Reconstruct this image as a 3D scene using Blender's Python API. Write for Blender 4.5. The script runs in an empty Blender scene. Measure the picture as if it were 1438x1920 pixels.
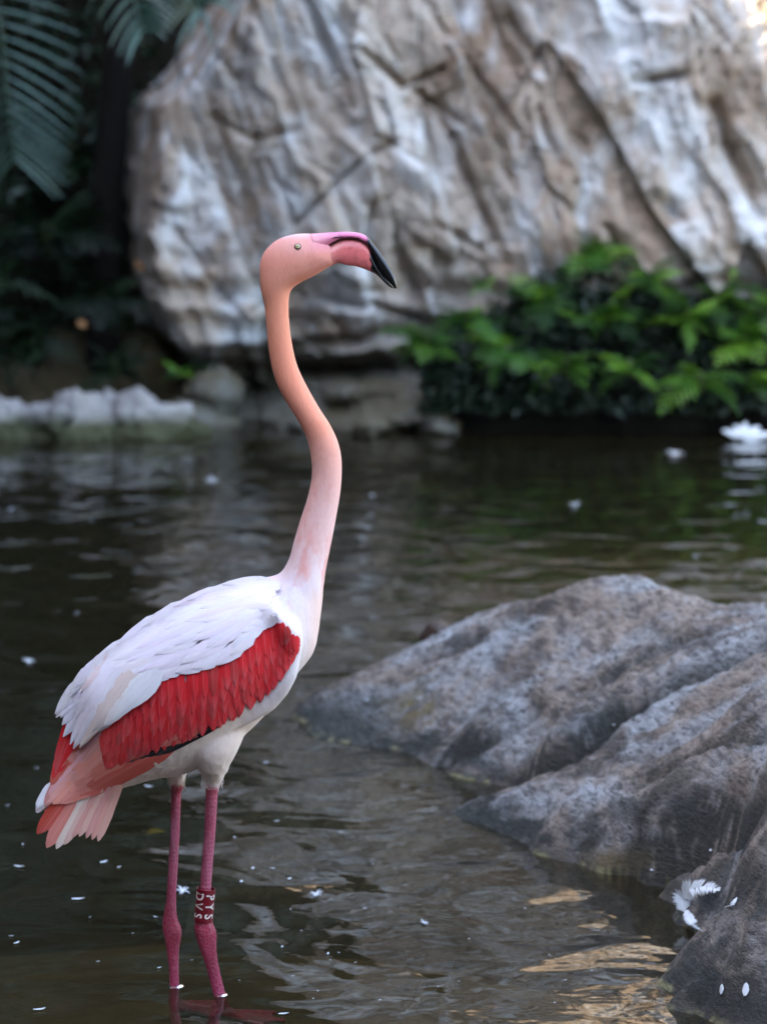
import bpy, math, random
import numpy as np
from mathutils import Vector, Matrix
from mathutils.bvhtree import BVHTree
random.seed(7); rng = np.random.default_rng(7)
SC = bpy.context.scene
COL = SC.collection
R = math.radians

# ------------------------------------------------------------------ camera, sky, sun, exposure
F, CX, CY, HZ = 5700.0, 719.0, 960.0, 180.0        # photo pixels (1438 x 1920): focal length, centre, horizon row
CAMH = 1.506
TH = math.atan((CY - HZ) / F)
cam_d = bpy.data.cameras.new('camera'); cam = bpy.data.objects.new('camera', cam_d); COL.objects.link(cam)
cam.location = (0, 0, CAMH); cam.rotation_euler = (math.pi / 2 - TH, 0, 0)
cam_d.sensor_fit = 'VERTICAL'; cam_d.sensor_height = 36.0; cam_d.lens = 36.0 * F / 1920
cam_d.clip_start = 0.1; cam_d.clip_end = 500
cam_d.dof.use_dof = True; cam_d.dof.focus_distance = 4.97; cam_d.dof.aperture_fstop = 4.5
SC.camera = cam

SUN_EL, SUN_AZ = R(52), math.atan2(-0.90, -0.42)     # azimuth measured from +Y towards +X
wd = bpy.data.worlds.new('World'); SC.world = wd; wd.use_nodes = True
wn = wd.node_tree.nodes; wl = wd.node_tree.links
bg = wn['Background']; sky = wn.new('ShaderNodeTexSky'); sky.sky_type = 'NISHITA'; sky.sun_disc = False
sky.sun_elevation = SUN_EL; sky.sun_rotation = SUN_AZ; sky.air_density = 1.0; sky.dust_density = 1.0; sky.ozone_density = 0.8
wl.new(sky.outputs[0], bg.inputs[0]); bg.inputs[1].default_value = 0.15
sun_d = bpy.data.lights.new('sun', 'SUN'); sun = bpy.data.objects.new('sun', sun_d); COL.objects.link(sun)
sun_d.energy = 3.0; sun_d.angle = R(0.6); sun_d.color = (1.0, 0.86, 0.68)
sdir = Vector((math.sin(SUN_AZ) * math.cos(SUN_EL), math.cos(SUN_AZ) * math.cos(SUN_EL), math.sin(SUN_EL)))
sun.rotation_euler = sdir.to_track_quat('Z', 'Y').to_euler(); sun.location = sdir * 30
SC.view_settings.view_transform = 'Standard'; SC.view_settings.look = 'None'
SC.view_settings.exposure = 3.35; SC.view_settings.use_white_balance = True; SC.view_settings.white_balance_temperature = 7450; SC.view_settings.white_balance_tint = 10; SC.view_settings.gamma = 1.0; SC.view_settings.use_curve_mapping = False

# ------------------------------------------------------------------ pixel -> place
FW = Vector((0, math.cos(TH), -math.sin(TH))); UPV = Vector((0, math.sin(TH), math.cos(TH)))
def ray(px, py): return FW + Vector((1, 0, 0)) * ((px - CX) / F) + UPV * ((CY - py) / F)
def P(px, py, y=5.0):                                # point of a pixel's direction on the upright plane y
    d = ray(px, py); t = y / d.y; return Vector((d.x * t, y, CAMH + d.z * t))
def Z(px, py, z=0.0):                                # point of a pixel's direction on the level z
    d = ray(px, py); t = (z - CAMH) / d.z; return Vector((d.x * t, d.y * t, z))
def topx(v):                                         # place -> photo pixel (arrays)
    v = np.asarray(v, float); dx = v[..., 0]; dy = v[..., 1]; dz = v[..., 2] - CAMH
    fw = dy * FW.y + dz * FW.z; up = dy * UPV.y + dz * UPV.z
    return CX + F * dx / fw, CY - F * up / fw

# ------------------------------------------------------------------ noise
_perm = rng.permutation(512).astype(np.int64); _perm = np.concatenate([_perm, _perm, _perm])
_grad = rng.normal(size=(512, 3)); _grad /= np.linalg.norm(_grad, axis=1)[:, None]
def noise(x, y, z=0.0):
    x, y, z = np.broadcast_arrays(np.asarray(x, float), np.asarray(y, float), np.asarray(z, float))
    xi, yi, zi = (np.floor(a).astype(np.int64) for a in (x, y, z)); xf, yf, zf = x - xi, y - yi, z - zi
    fu, fv, fw_ = (a * a * a * (a * (a * 6 - 15) + 10) for a in (xf, yf, zf))
    def g(i, j, k):
        h = _perm[(_perm[(_perm[(xi + i) & 511] + yi + j) & 511] + zi + k) & 511]; gr = _grad[h]
        return gr[..., 0] * (xf - i) + gr[..., 1] * (yf - j) + gr[..., 2] * (zf - k)
    L = lambda a, b, t: a + (b - a) * t
    return L(L(L(g(0,0,0), g(1,0,0), fu), L(g(0,1,0), g(1,1,0), fu), fv), L(L(g(0,0,1), g(1,0,1), fu), L(g(0,1,1), g(1,1,1), fu), fv), fw_)
def fbm(x, y, z=0.0, o=4, gain=0.5):
    s = 0; a = 1.0; f = 1.0
    for _ in range(o): s = s + a * noise(x * f, y * f, np.asarray(z) * f + 7.3 * _); a *= gain; f *= 2.03
    return s
def vor(u, v, seed=0):
    ui, vi = np.floor(u), np.floor(v); f1 = np.full(u.shape, 9.0); f2 = f1.copy()
    r1 = np.zeros(u.shape); r2 = r1.copy(); r3 = r1.copy(); cu = r1.copy(); cv = r1.copy()
    for i in (-1, 0, 1):
        for j in (-1, 0, 1):
            a, b = ui + i, vi + j
            h = lambda k: np.mod(np.sin(a * 127.1 + b * 311.7 + k * 74.7 + seed * 13.1) * 43758.5453, 1.0)
            pu, pv = a + 0.1 + 0.8 * h(1), b + 0.1 + 0.8 * h(2); d = np.hypot(u - pu, v - pv)
            m = d < f1
            f2 = np.where(m, f1, np.minimum(f2, d)); f1 = np.where(m, d, f1)
            r1 = np.where(m, h(3), r1); r2 = np.where(m, h(4), r2); r3 = np.where(m, h(5), r3); cu = np.where(m, pu, cu); cv = np.where(m, pv, cv)
    return f1, f2, r1, r2, r3, u - cu, v - cv
def sstep(a, b, x): t = np.clip((x - a) / (b - a), 0, 1); return t * t * (3 - 2 * t)
def dpoly(x, y, pts, signed=False):                                # distance to a polyline, and how far along it (0..1)
    best = np.full(np.shape(x), 1e9); along = np.zeros(np.shape(x)); n = len(pts) - 1
    for k in range(n):
        ax, ay = pts[k]; bx, by = pts[k + 1]; vx, vy = bx - ax, by - ay; l2 = vx * vx + vy * vy + 1e-12
        t = np.clip(((x - ax) * vx + (y - ay) * vy) / l2, 0, 1); d = np.hypot(x - ax - t * vx, y - ay - t * vy)
        m = d < best; best = np.where(m, d, best); along = np.where(m, (k + t) / n, along); side = np.where(m, np.sign(vx * (y - ay) - vy * (x - ax)), side if k else 0)
    return (best, along, side) if signed else (best, along)

# ------------------------------------------------------------------ objects
def tag(o, label=None, cat=None, group=None, kind=None):
    for k, v in (('label', label), ('category', cat), ('group', group), ('kind', kind)):
        if v: o[k] = v
    return o
def obj(name, me, mat=None, parent=None):
    o = bpy.data.objects.new(name, me); COL.objects.link(o)
    if mat is not None and me is not None and len(me.materials) == 0: me.materials.append(mat)
    if parent is not None: o.parent = parent
    return o
def empty(name, loc=(0, 0, 0)):
    o = bpy.data.objects.new(name, None); COL.objects.link(o); o.location = loc; o.empty_display_size = 0.05; return o
def mesh(name, v, f, smooth=True, uv=None):
    me = bpy.data.meshes.new(name); me.from_pydata([tuple(map(float, p)) for p in v], [], [tuple(map(int, q)) for q in f])
    if smooth: me.polygons.foreach_set('use_smooth', [True] * len(me.polygons))
    if uv is not None:
        l = me.uv_layers.new(name='UVMap'); vi = np.zeros(len(me.loops), int); me.loops.foreach_get('vertex_index', vi)
        l.data.foreach_set('uv', np.asarray(uv, float)[vi].ravel())
    me.update(); return me
def grid_faces(n, m, wrap=False):
    i = np.arange(n - 1)[:, None] * m; j = np.arange(m if wrap else m - 1)[None, :]; k = (j + 1) % m
    return np.stack([i + j, i + k, i + m + k, i + m + j], -1).reshape(-1, 4)
def setcol(me, name, c):
    a = me.color_attributes.new(name, 'FLOAT_COLOR', 'POINT'); c = np.asarray(c, float)
    if c.shape[1] == 3: c = np.concatenate([c, np.ones((len(c), 1))], 1)
    a.data.foreach_set('color', c.ravel())
class MB:                                            # collects verts and faces of one mesh
    def __init__(s): s.v = []; s.f = []; s.uv = []
    def add(s, v, f, uv=None):
        b = len(s.v); s.v += [tuple(p) for p in v]; s.f += [tuple(int(i) + b for i in q) for q in f]
        s.uv += list(uv) if uv is not None else [(0.5, 0.5)] * len(v)
    def mesh(s, name, smooth=True): return mesh(name, s.v, s.f, smooth, s.uv)
def tube(pts, rad, n=8, cap=True):
    pts = [Vector(p) for p in pts]; v = []; ref = Vector((0.13, 0.97, 0.2))
    for i, p in enumerate(pts):
        t = (pts[min(i + 1, len(pts) - 1)] - pts[max(i - 1, 0)]).normalized()
        a = t.cross(ref).normalized(); b = t.cross(a); r = rad[i] if hasattr(rad, '__len__') else rad
        v += [p + (a * math.cos(2 * math.pi * k / n) + b * math.sin(2 * math.pi * k / n)) * r for k in range(n)]
    f = [tuple(q) for q in grid_faces(len(pts), n, True)]
    if cap: f += [tuple(range(n)), tuple(range((len(pts) - 1) * n, len(pts) * n))[::-1]]
    return v, f

# ------------------------------------------------------------------ materials
class N:
    def __init__(s, name):
        s.m = bpy.data.materials.new(name); s.m.use_nodes = True; s.t = s.m.node_tree; s.b = s.t.nodes['Principled BSDF']; s.out = s.t.nodes['Material Output']
    def n(s, kind, **kw):
        x = s.t.nodes.new('ShaderNode' + kind)
        for k, v in kw.items():
            if k.startswith('i_'): x.inputs[k[2:].replace('_', ' ')].default_value = v
            else: setattr(x, k, v)
        return x
    def l(s, a, b): s.t.links.new(a, b)
    def pos(s, scale=(1, 1, 1), rot=(0, 0, 0), kind='Object'):
        tc = s.n('TexCoord'); mp = s.n('Mapping'); mp.inputs['Scale'].default_value = scale; mp.inputs['Rotation'].default_value = rot
        s.l(tc.outputs[kind], mp.inputs[0]); return mp.outputs[0]
    def noise(s, vec, scale, detail=4, rough=0.55, dist=0.0):
        x = s.n('TexNoise'); x.inputs['Scale'].default_value = scale; x.inputs['Detail'].default_value = detail
        x.inputs['Roughness'].default_value = rough; x.inputs['Distortion'].default_value = dist
        if vec is not None: s.l(vec, x.inputs['Vector'])
        return x.outputs['Fac']
    def ramp(s, fac, stops):
        x = s.n('ValToRGB'); e = x.color_ramp.elements
        while len(e) < len(stops): e.new(0.5)
        for q, (p, c) in zip(e, stops): q.position = p; q.color = (*c, 1) if len(c) == 3 else c
        s.l(fac, x.inputs[0]); return x.outputs[0]
    def mix(s, fac, a, b, blend='MIX'):
        x = s.n('Mix', data_type='RGBA', blend_type=blend)
        for v, i in ((fac, 0), (a, 6), (b, 7)):
            if hasattr(v, 'default_value') or hasattr(v, 'links'): s.l(v, x.inputs[i])
            elif i == 0: x.inputs[0].default_value = v
            else: x.inputs[i].default_value = (*v, 1)
        return x.outputs[2]
    def math(s, op, a, b=0.0):
        x = s.n('Math', operation=op)
        for v, i in ((a, 0), (b, 1)):
            if hasattr(v, 'links'): s.l(v, x.inputs[i])
            else: x.inputs[i].default_value = v
        return x.outputs[0]
    def bump(s, h, dist, strength=1.0, normal=None):
        x = s.n('Bump'); x.inputs['Distance'].default_value = dist; x.inputs['Strength'].default_value = strength
        s.l(h, x.inputs['Height'])
        if normal is not None: s.l(normal, x.inputs['Normal'])
        return x.outputs[0]
    def set(s, color=None, rough=None, normal=None, spec=None, **kw):
        for k, v in (('Base Color', color), ('Roughness', rough), ('Normal', normal), ('Specular IOR Level', spec), *[(k.replace('_', ' '), v) for k, v in kw.items()]):
            if v is None: continue
            if hasattr(v, 'links'): s.l(v, s.b.inputs[k])
            elif isinstance(v, tuple) and len(v) == 3 and k != 'Subsurface Radius': s.b.inputs[k].default_value = (*v, 1)
            else: s.b.inputs[k].default_value = v
        return s.m
def plain(name, c, rough=0.6, spec=0.4, var=0.25, scale=30):
    s = N(name); f = s.noise(s.pos(), scale); c2 = tuple(x * (1 - var) for x in c)
    return s.set(s.mix(f, c2, c), rough, s.bump(f, 0.002, 0.4), spec)

def m_cliff():
    s = N('cliff_rock'); p = s.pos()
    big = s.noise(p, 1.7, 5, 0.6, 0.6); mid = s.noise(s.pos((1, 1, 0.45), (0, R(17), 0)), 5.5, 6, 0.65); fine = s.noise(p, 42, 6, 0.7)
    c = s.ramp(big, [(0.30, (0.25, 0.165, 0.11)), (0.45, (0.40, 0.305, 0.235)), (0.58, (0.51, 0.44, 0.375)), (0.72, (0.35, 0.265, 0.20))])
    c = s.mix(s.ramp(mid, [(0.40, (0, 0, 0)), (0.60, (1, 1, 1))]), s.mix(0.32, c, (0.24, 0.17, 0.12)), c)
    pale = s.ramp(s.noise(s.pos((1, 1, 0.6), (0, R(17), 0)), 3.3, 5, 0.6, 0.4), [(0.47, (0, 0, 0)), (0.62, (1, 1, 1))])
    c = s.mix(pale, c, (0.64, 0.64, 0.64))
    c = s.mix(s.math('MULTIPLY', fine, 0.35), c, (0.16, 0.12, 0.09))
    # green-brown algae stain near the waterline, ragged upper edge
    g = s.n('NewGeometry'); sx = s.n('SeparateXYZ'); s.l(g.outputs['Position'], sx.inputs[0])
    zz = s.math('ADD', sx.outputs['Z'], s.math('MULTIPLY', s.noise(p, 5, 4), -0.45))
    al = s.ramp(zz, [(0.02, (1, 1, 1)), (0.24, (0, 0, 0))])
    c = s.mix(s.math('MULTIPLY', al, 0.85), c, (0.045, 0.040, 0.017))
    return s.set(c, 0.78, s.bump(fine, 0.012, 0.8, s.bump(mid, 0.03, 0.6)), 0.3)
def m_boulder():
    s = N('boulder_rock'); at = s.n('Attribute', attribute_name='strata'); st = at.outputs['Vector']
    tc = s.n('Mapping'); tc.inputs['Scale'].default_value = (1, 1, 1); s.l(st, tc.inputs[0]); q = tc.outputs[0]   # strata = (along*0.25, across, z)
    grain = s.noise(q, 95, 6, 0.75); big = s.noise(q, 9, 5, 0.6, 0.5); patch = s.noise(s.pos(), 3.2, 5, 0.6, 0.6); fine = s.noise(s.pos(), 160, 4, 0.7)
    c = s.ramp(big, [(0.36, (0.10, 0.072, 0.055)), (0.45, (0.28, 0.20, 0.15)), (0.54, (0.47, 0.35, 0.27)), (0.66, (0.38, 0.32, 0.28))])
    c = s.mix(s.ramp(patch, [(0.46, (0, 0, 0)), (0.60, (1, 1, 1))]), c, (0.56, 0.55, 0.55))
    c = s.mix(s.ramp(grain, [(0.36, (1, 1, 1)), (0.47, (0, 0, 0))]), c, (0.05, 0.042, 0.037))
    c = s.mix(s.ramp(s.noise(q, 60, 3, 0.6), [(0.60, (0, 0, 0)), (0.72, (0.8, 0.8, 0.8))]), c, (0.44, 0.40, 0.37))
    c = s.mix(s.math('MULTIPLY', s.ramp(s.noise(q, 34, 7, 0.8, 0.3), [(0.42, (1, 1, 1)), (0.53, (0, 0, 0))]), 0.7), c, (0.06, 0.048, 0.04))
    col = s.n('Attribute', attribute_name='stain_shade'); sp = s.n('SeparateColor'); s.l(col.outputs['Color'], sp.inputs[0])
    c = s.mix(sp.outputs[0], c, (0.030, 0.028, 0.018))                      # dark algae belt and streaks, plus shade painted along the cracks
    c = s.mix(sp.outputs[1], c, (0.22, 0.15, 0.045))                        # ochre moss
    c = s.mix(sp.outputs[2], c, (0.46, 0.40, 0.17))                         # pale yellow waterline crust
    h = s.math('ADD', s.math('MULTIPLY', grain, 1.0), s.math('MULTIPLY', fine, 0.35))
    return s.set(c, s.ramp(fine, [(0.3, (0.42,) * 3), (0.7, (0.7,) * 3)]), s.bump(h, 0.03, 1.0), 0.5)
def m_water():
    s = N('pond_water'); t = s.t; p = s.pos()
    a = s.noise(s.pos((1, 1.0, 1)), 3.2, 2, 0.45, 0.5); b = s.noise(s.pos((1, 1.25, 1)), 11.0, 2, 0.5, 0.35); c = s.noise(s.pos((1, 1.2, 1)), 42, 2, 0.5)
    # ripples grow away from the sheltered near corner
    calm = s.ramp(s.noise(s.pos((0.35, 0.35, 1)), 1.6, 2), [(0.35, (0.25,) * 3), (0.65, (1,) * 3)])
    h = s.math('ADD', s.math('MULTIPLY', a, 1.0), s.math('MULTIPLY', s.math('MULTIPLY', b, 0.13), calm))
    h = s.math('ADD', h, s.math('MULTIPLY', s.math('MULTIPLY', c, 0.005), calm))
    nrm = s.bump(h, 0.021, 1.0)
    fr = s.n('Fresnel'); fr.inputs['IOR'].default_value = 1.33; s.l(nrm, fr.inputs['Normal'])
    gl = s.n('BsdfGlossy'); gl.inputs['Roughness'].default_value = 0.015; s.l(nrm, gl.inputs['Normal']); gl.inputs['Color'].default_value = (0.98, 0.98, 0.98, 1)
    tr = s.n('BsdfTransparent'); tr.inputs['Color'].default_value = (0.70, 0.64, 0.50, 1)
    df = s.n('BsdfDiffuse'); df.inputs['Color'].default_value = (0.034, 0.028, 0.013, 1)
    mx = s.n('MixShader'); mx.inputs[0].default_value = 0.25; s.l(tr.outputs[0], mx.inputs[1]); s.l(df.outputs[0], mx.inputs[2])
    mm = s.n('MixShader'); s.l(fr.outputs[0], mm.inputs[0]); s.l(mx.outputs[0], mm.inputs[1]); s.l(gl.outputs[0], mm.inputs[2])
    s.l(mm.outputs[0], s.out.inputs['Surface']); return s.m
def m_feather(name='feather', barb=0.5):
    s = N(name); oi = s.n('ObjectInfo'); uv = s.n('UVMap'); sp = s.n('SeparateXYZ'); s.l(uv.outputs[0], sp.inputs[0])
    u, v = sp.outputs[0], sp.outputs[1]
    side = s.math('ABSOLUTE', s.math('SUBTRACT', v, 0.5))                    # 0 shaft .. 0.5 edge
    w = s.n('TexWave', wave_type='BANDS', bands_direction='X'); mp = s.n('CombineXYZ')
    s.l(s.math('SUBTRACT', u, s.math('MULTIPLY', side, 0.5)), mp.inputs[0]); s.l(mp.outputs[0], w.inputs[0]); w.inputs['Scale'].default_value = 14; w.inputs['Distortion'].default_value = 1.5
    cv = s.n('CombineXYZ'); s.l(s.math('MULTIPLY', u, 1.2), cv.inputs[0]); s.l(s.math('MULTIPLY', v, 9), cv.inputs[1]); s.l(oi.outputs['Random'], cv.inputs[2])
    st = s.noise(cv.outputs[0], 2.0, 3)
    c = oi.outputs['Color']; lite = s.mix(0.22, c, (0.95, 0.80, 0.76)); dark = s.mix(0.14, c, (0.45, 0.10, 0.10), 'MULTIPLY')
    c = s.mix(s.ramp(st, [(0.35, (0,) * 3), (0.7, (1,) * 3)]), dark, c)
    c = s.mix(s.math('MULTIPLY', s.ramp(side, [(0.0, (1,) * 3), (0.06, (0,) * 3)]), 0.35), c, lite)       # shaft
    tip = s.math('MULTIPLY', s.ramp(u, [(0.55, (0,) * 3), (1.0, (1,) * 3)]), s.math('MULTIPLY', oi.outputs['Random'], 0.45))
    c = s.mix(tip, c, lite)
    return s.set(c, 0.62, s.bump(w.outputs['Fac'], 0.0006, barb), 0.12, Sheen_Weight=0.03)
def m_attr(name, attr, rough, scale, bd, spec=0.3, sheen=0.0, streak=(1, 1, 1)):
    s = N(name); a = s.n('Attribute', attribute_name=attr); f = s.noise(s.pos(streak), scale, 4, 0.65)
    c = s.mix(s.math('MULTIPLY', s.ramp(f, [(0.3, (1,) * 3), (0.7, (0,) * 3)]), 0.30), a.outputs['Color'], s.mix(1.0, a.outputs['Color'], (0.82, 0.62, 0.58), 'MULTIPLY'))
    g = s.noise(s.pos(streak), scale * 6, 3, 0.6); c = s.mix(s.math('MULTIPLY', s.ramp(g, [(0.35, (1,) * 3), (0.65, (0,) * 3)]), 0.22), c, s.mix(1.0, c, (0.80, 0.66, 0.62), 'MULTIPLY'))
    return s.set(c, rough, s.bump(g, bd * 0.6, 0.6, s.bump(f, bd, 0.5)), spec, Sheen_Weight=sheen)
def m_leg():
    s = N('leg_skin'); a = s.n('Attribute', attribute_name='Col'); v = s.n('TexVoronoi', feature='DISTANCE_TO_EDGE'); v.inputs['Scale'].default_value = 190; s.l(s.pos((1, 1, .75)), v.inputs['Vector']); e = s.ramp(v.outputs['Distance'], [(0.02, (1,) * 3), (0.12, (0,) * 3)]); f = s.noise(s.pos((1, 1, .3)), 60, 4)
    c = s.mix(s.math('MULTIPLY', e, 0.16), a.outputs['Color'], (0.62, 0.30, 0.36)); c = s.mix(s.ramp(f, [(0.4, (.5,) * 3), (0.6, (0,) * 3)]), c, s.mix(1.0, c, (0.6, 0.4, 0.4), 'MULTIPLY'))
    return s.set(c, 0.38, s.bump(e, 0.0008, 0.7), 0.5)
def m_leaf(name, c1, c2, c3, rough=0.45, trans=0.25):
    s = N(name); oi = s.n('ObjectInfo'); f = s.noise(s.pos(kind='Generated'), 6, 3)
    c = s.ramp(oi.outputs['Random'], [(0.0, c1), (0.5, c2), (1.0, c3)]); c = s.mix(s.math('MULTIPLY', f, 0.5), c, c1)
    m = s.set(c, rough, None, 0.4)
    tl = s.n('BsdfTranslucent'); s.l(c, tl.inputs[0]); mx = s.n('MixShader'); mx.inputs[0].default_value = trans
    s.l(s.b.outputs[0], mx.inputs[1]); s.l(tl.outputs[0], mx.inputs[2]); s.l(mx.outputs[0], s.out.inputs['Surface']); return m
def m_ground():
    s = N('pond_mud'); f = s.noise(s.pos(), 6, 6, 0.65); g = s.noise(s.pos(), 40, 4)
    c = s.ramp(f, [(0.3, (0.05, 0.038, 0.020)), (0.55, (0.10, 0.072, 0.038)), (0.75, (0.16, 0.115, 0.06))])
    return s.set(s.mix(s.math('MULTIPLY', g, 0.4), c, (0.03, 0.03, 0.015)), 0.9, s.bump(f, 0.02), 0.2)
M = dict(leg=m_leg(), cliff=m_cliff(), boulder=m_boulder(), water=m_water(), feather=m_feather(), mud=m_ground(),
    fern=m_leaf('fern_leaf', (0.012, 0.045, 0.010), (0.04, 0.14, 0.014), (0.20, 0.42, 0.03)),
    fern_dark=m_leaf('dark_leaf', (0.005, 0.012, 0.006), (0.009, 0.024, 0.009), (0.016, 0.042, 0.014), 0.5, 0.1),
    palm=m_leaf('palm_leaf', (0.025, 0.055, 0.040), (0.035, 0.078, 0.058), (0.05, 0.10, 0.075), 0.35, 0.12),
    hill=plain('hillside_soil', (0.026, 0.021, 0.014), 0.95, 0.1, 0.5, 3), wood=plain('bark', (0.016, 0.012, 0.009), 0.9, 0.2, 0.5, 20),
    white=plain('down_white', (0.66, 0.68, 0.70), 0.8, 0.2, 0.1, 60), dry=plain('dry_leaf', (0.22, 0.10, 0.035), 0.7, 0.3, 0.4, 40),
    yellow=plain('yellow_leaf', (0.35, 0.28, 0.04), 0.7, 0.3, 0.4, 40),
    skin=m_attr('bird_plumage', 'Col', 0.78, 55, 0.0012, 0.1, 0.06, (1, 1, 0.35)), beak=m_attr('beak_horn', 'Col', 0.22, 120, 0.0003, 0.5),
    band=plain('band_plastic', (0.16, 0.004, 0.010), 0.3, 0.5, 0.1, 60), print=plain('band_lettering', (0.72, 0.60, 0.52), 0.5, 0.3, 0.05, 80),
    black=plain('black_horn', (0.006, 0.006, 0.007), 0.3, 0.5, 0.2, 60), iris=plain('iris', (0.72, 0.62, 0.30), 0.15, 0.6, 0.3, 300),
    eyeskin=plain('eye_rim', (0.62, 0.22, 0.20), 0.5, 0.4, 0.1, 60), leaf_stem=plain('stem', (0.05, 0.07, 0.02), 0.6, 0.3, 0.3, 40))

# ------------------------------------------------------------------ ground and water
def build_ground():
    xs = np.unique(np.concatenate([np.linspace(-120, -6, 20), np.linspace(-6, 6, 90), np.linspace(6, 120, 20)]))
    ys = np.unique(np.concatenate([np.linspace(-120, 0, 20), np.linspace(0, 18, 110), np.linspace(18, 160, 20)]))
    X, Y = np.meshgrid(xs, ys, indexing='ij')
    inside = sstep(1.2, 2.6, Y) * sstep(-3.6, -2.6, X) * (1 - sstep(5.0, 6.5, X)) * (1 - sstep(14.2, 15.2, Y))
    z = 0.35 - 0.85 * inside + 0.05 * fbm(X * 0.7, Y * 0.7)
    near = np.exp(-(((X + 0.25) / 1.6) ** 2 + ((Y - 5.0) / 1.4) ** 2)); z = z * (1 - near) + near * (-0.050 + 0.003 * fbm(X * 6, Y * 6))
    me = mesh('ground', np.stack([X, Y, z], -1).reshape(-1, 3), grid_faces(*X.shape)[:, ::-1]); tag(obj('ground', me, M['mud']), kind='structure')
build_ground()
tag(obj('water', mesh('water', [(-7, 0.5, 0), (9, 0.5, 0), (9, 17, 0), (-7, 17, 0)], [(0, 1, 2, 3)]), M['water']), kind='structure')

# ------------------------------------------------------------------ cliff behind the pond
YW = 13.95
def xz(pts): return [(lambda q: (q.x, q.z))(P(a, b, YW)) for a, b in pts]
def build_cliff():
    xs = np.unique(np.concatenate([np.linspace(-1.9, 2.1, 330), np.linspace(2.1, 9, 110)])); zs = np.unique(np.concatenate([np.linspace(-0.5, 2.2, 250), np.linspace(2.2, 6.5, 120)]))
    X, Zc = np.meshgrid(xs, zs, indexing='ij')
    wx = X + 0.05 * fbm(X * 1.3, Zc * 1.3, 3.1, 3); wz = Zc + 0.05 * fbm(X * 1.3, Zc * 1.3, 9.7, 3)
    u = 0.95 * wx + 0.30 * wz; v = 0.30 * wx - 0.95 * wz
    out = np.zeros_like(X)                                                  # + is towards the pond
    f1, f2, a, b, c, du, dv = vor(u / 0.46, v / 1.7, 1); out += (a - 0.5) * 0.16 + du * (b - 0.35) * 0.42 + dv * (c - 0.5) * 0.34
    f1, f2, a, b, c, du, dv = vor(u / 0.17, v / 0.62, 2); out += (a - 0.5) * 0.085 + du * (b - 0.4) * 0.17 + dv * (c - 0.5) * 0.12; out -= 0.035 * np.exp(-((f2 - f1) / 0.05) ** 2) * (a > 0.55)
    f1, f2, a, b, c, du, dv = vor(u / 0.075 + 0.3 * noise(X * 9, Zc * 9), v / 0.20, 3); out += (a - 0.5) * 0.030 + du * (b - 0.5) * 0.05
    f1, f2, a, b, c, du, dv = vor(X / 0.05, Zc / 0.06, 4); out += (a - 0.5) * 0.010
    out += 0.10 * fbm(X * 1.1, Zc * 1.1, 5.5, 3) + 0.045 * fbm(u * 7, v * 4, 1.2, 5, 0.65)
    for pts, w, d in (([(575, 0), (600, 60), (640, 150), (652, 200)], .022, .13), ([(850, 255), (880, 340), (920, 430), (948, 495)], .020, .12),
                      ([(680, 95), (755, 160), (835, 128)], .018, .10), ([(755, 160), (812, 190), (858, 228)], .016, .08), ([(1340, 195), (1370, 270), (1400, 330), (1432, 410)], .030, .15),
                      ([(1190, 152), (1278, 142)], .020, .11), ([(955, 30), (1002, 112)], .020, .10), ([(500, 300), (540, 380), (552, 425), (605, 368), (690, 290), (752, 262)], .014, .07),
                      ([(748, 470), (795, 600)], .022, .10), ([(1010, 205), (1045, 300)], .018, .09), ([(1135, 425), (1205, 530)], .018, .10), ([(700, 380), (690, 450), (720, 520)], .016, .08),
                      ([(1245, 380), (1270, 410)], .03, .10), ([(820, 420), (900, 470)], .014, .07), ([(400, 220), (470, 260), (560, 245)], .02, .06), ([(330, 430), (420, 560), (470, 610)], .015, .05)):
        dd, al = dpoly(X + 0.02 * fbm(X * 9, Zc * 9, 2.2, 3), Zc, xz(pts)); out -= d * np.exp(-(dd / w) ** 2) * (0.6 + 0.4 * np.sin(math.pi * np.clip(al, 0.05, 0.95)))
    # layered, undercut foot
    foot = 1 - sstep(0.45, 0.85, Zc + 0.12 * noise(X * 2.5, 0.3)); lay = np.sin((Zc + 0.10 * fbm(X * 2.2, Zc * 1.2, 8.8, 3)) * 38); out += foot * (0.05 * lay * np.abs(lay) ** 0.3 + 0.07 * fbm(X * 3.5, Zc * 11, 4.4, 4) - 0.10)
    out -= 0.34 * np.exp(-(((X + 0.62) / 0.36) ** 2 + ((Zc - 0.17) / 0.13) ** 2))
    zr = Zc + 0.05 * fbm(X * 3, 0.4, 2.0, 3); out -= (1 - sstep(0.1, 0.5, X)) * (0.24 * np.exp(-((zr - 0.245) / 0.045) ** 2) + 0.15 * np.exp(-((zr - 0.40 - 0.1 * X) / 0.03) ** 2) + 0.12 * np.exp(-((zr - 0.52 + 0.2 * X) / 0.022) ** 2) * sstep(-.5, -.2, X))
    out += (1 - sstep(0.02, 0.25, Zc)) * 0.26 * sstep(-0.75, -0.2, X) * (1 - sstep(.2, .5, X)) * (1 + 1.1 * fbm(X * 4, Zc * 6, 3.9, 4))         # toe running into the water
    # the buttress ends at the left and swings back into the gully
    ez = np.array([P(0, q, YW).z for q in (760, 690, 600, 450, 330, 200, 120, 0)]); ex = np.array([P(q, 0, YW).x for q in (350, 340, 292, 274, 276, 296, 372, 466)])
    ez = np.concatenate([ez, [2.6, 3.4, 6.5]]); ex = np.concatenate([ex, [-0.35, 0.0, 0.4]])
    xl = np.interp(Zc, ez, ex) + 0.03 * noise(Zc * 5, 1.7); t = np.clip((xl + 0.10 - X) / 0.10, 0, None)
    back = np.where(t < 1, 0.10 * (1 - np.sqrt(np.clip(1 - np.minimum(t, 1) ** 2, 0, 1))), 0.10 + (t - 1) * 0.6)
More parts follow.
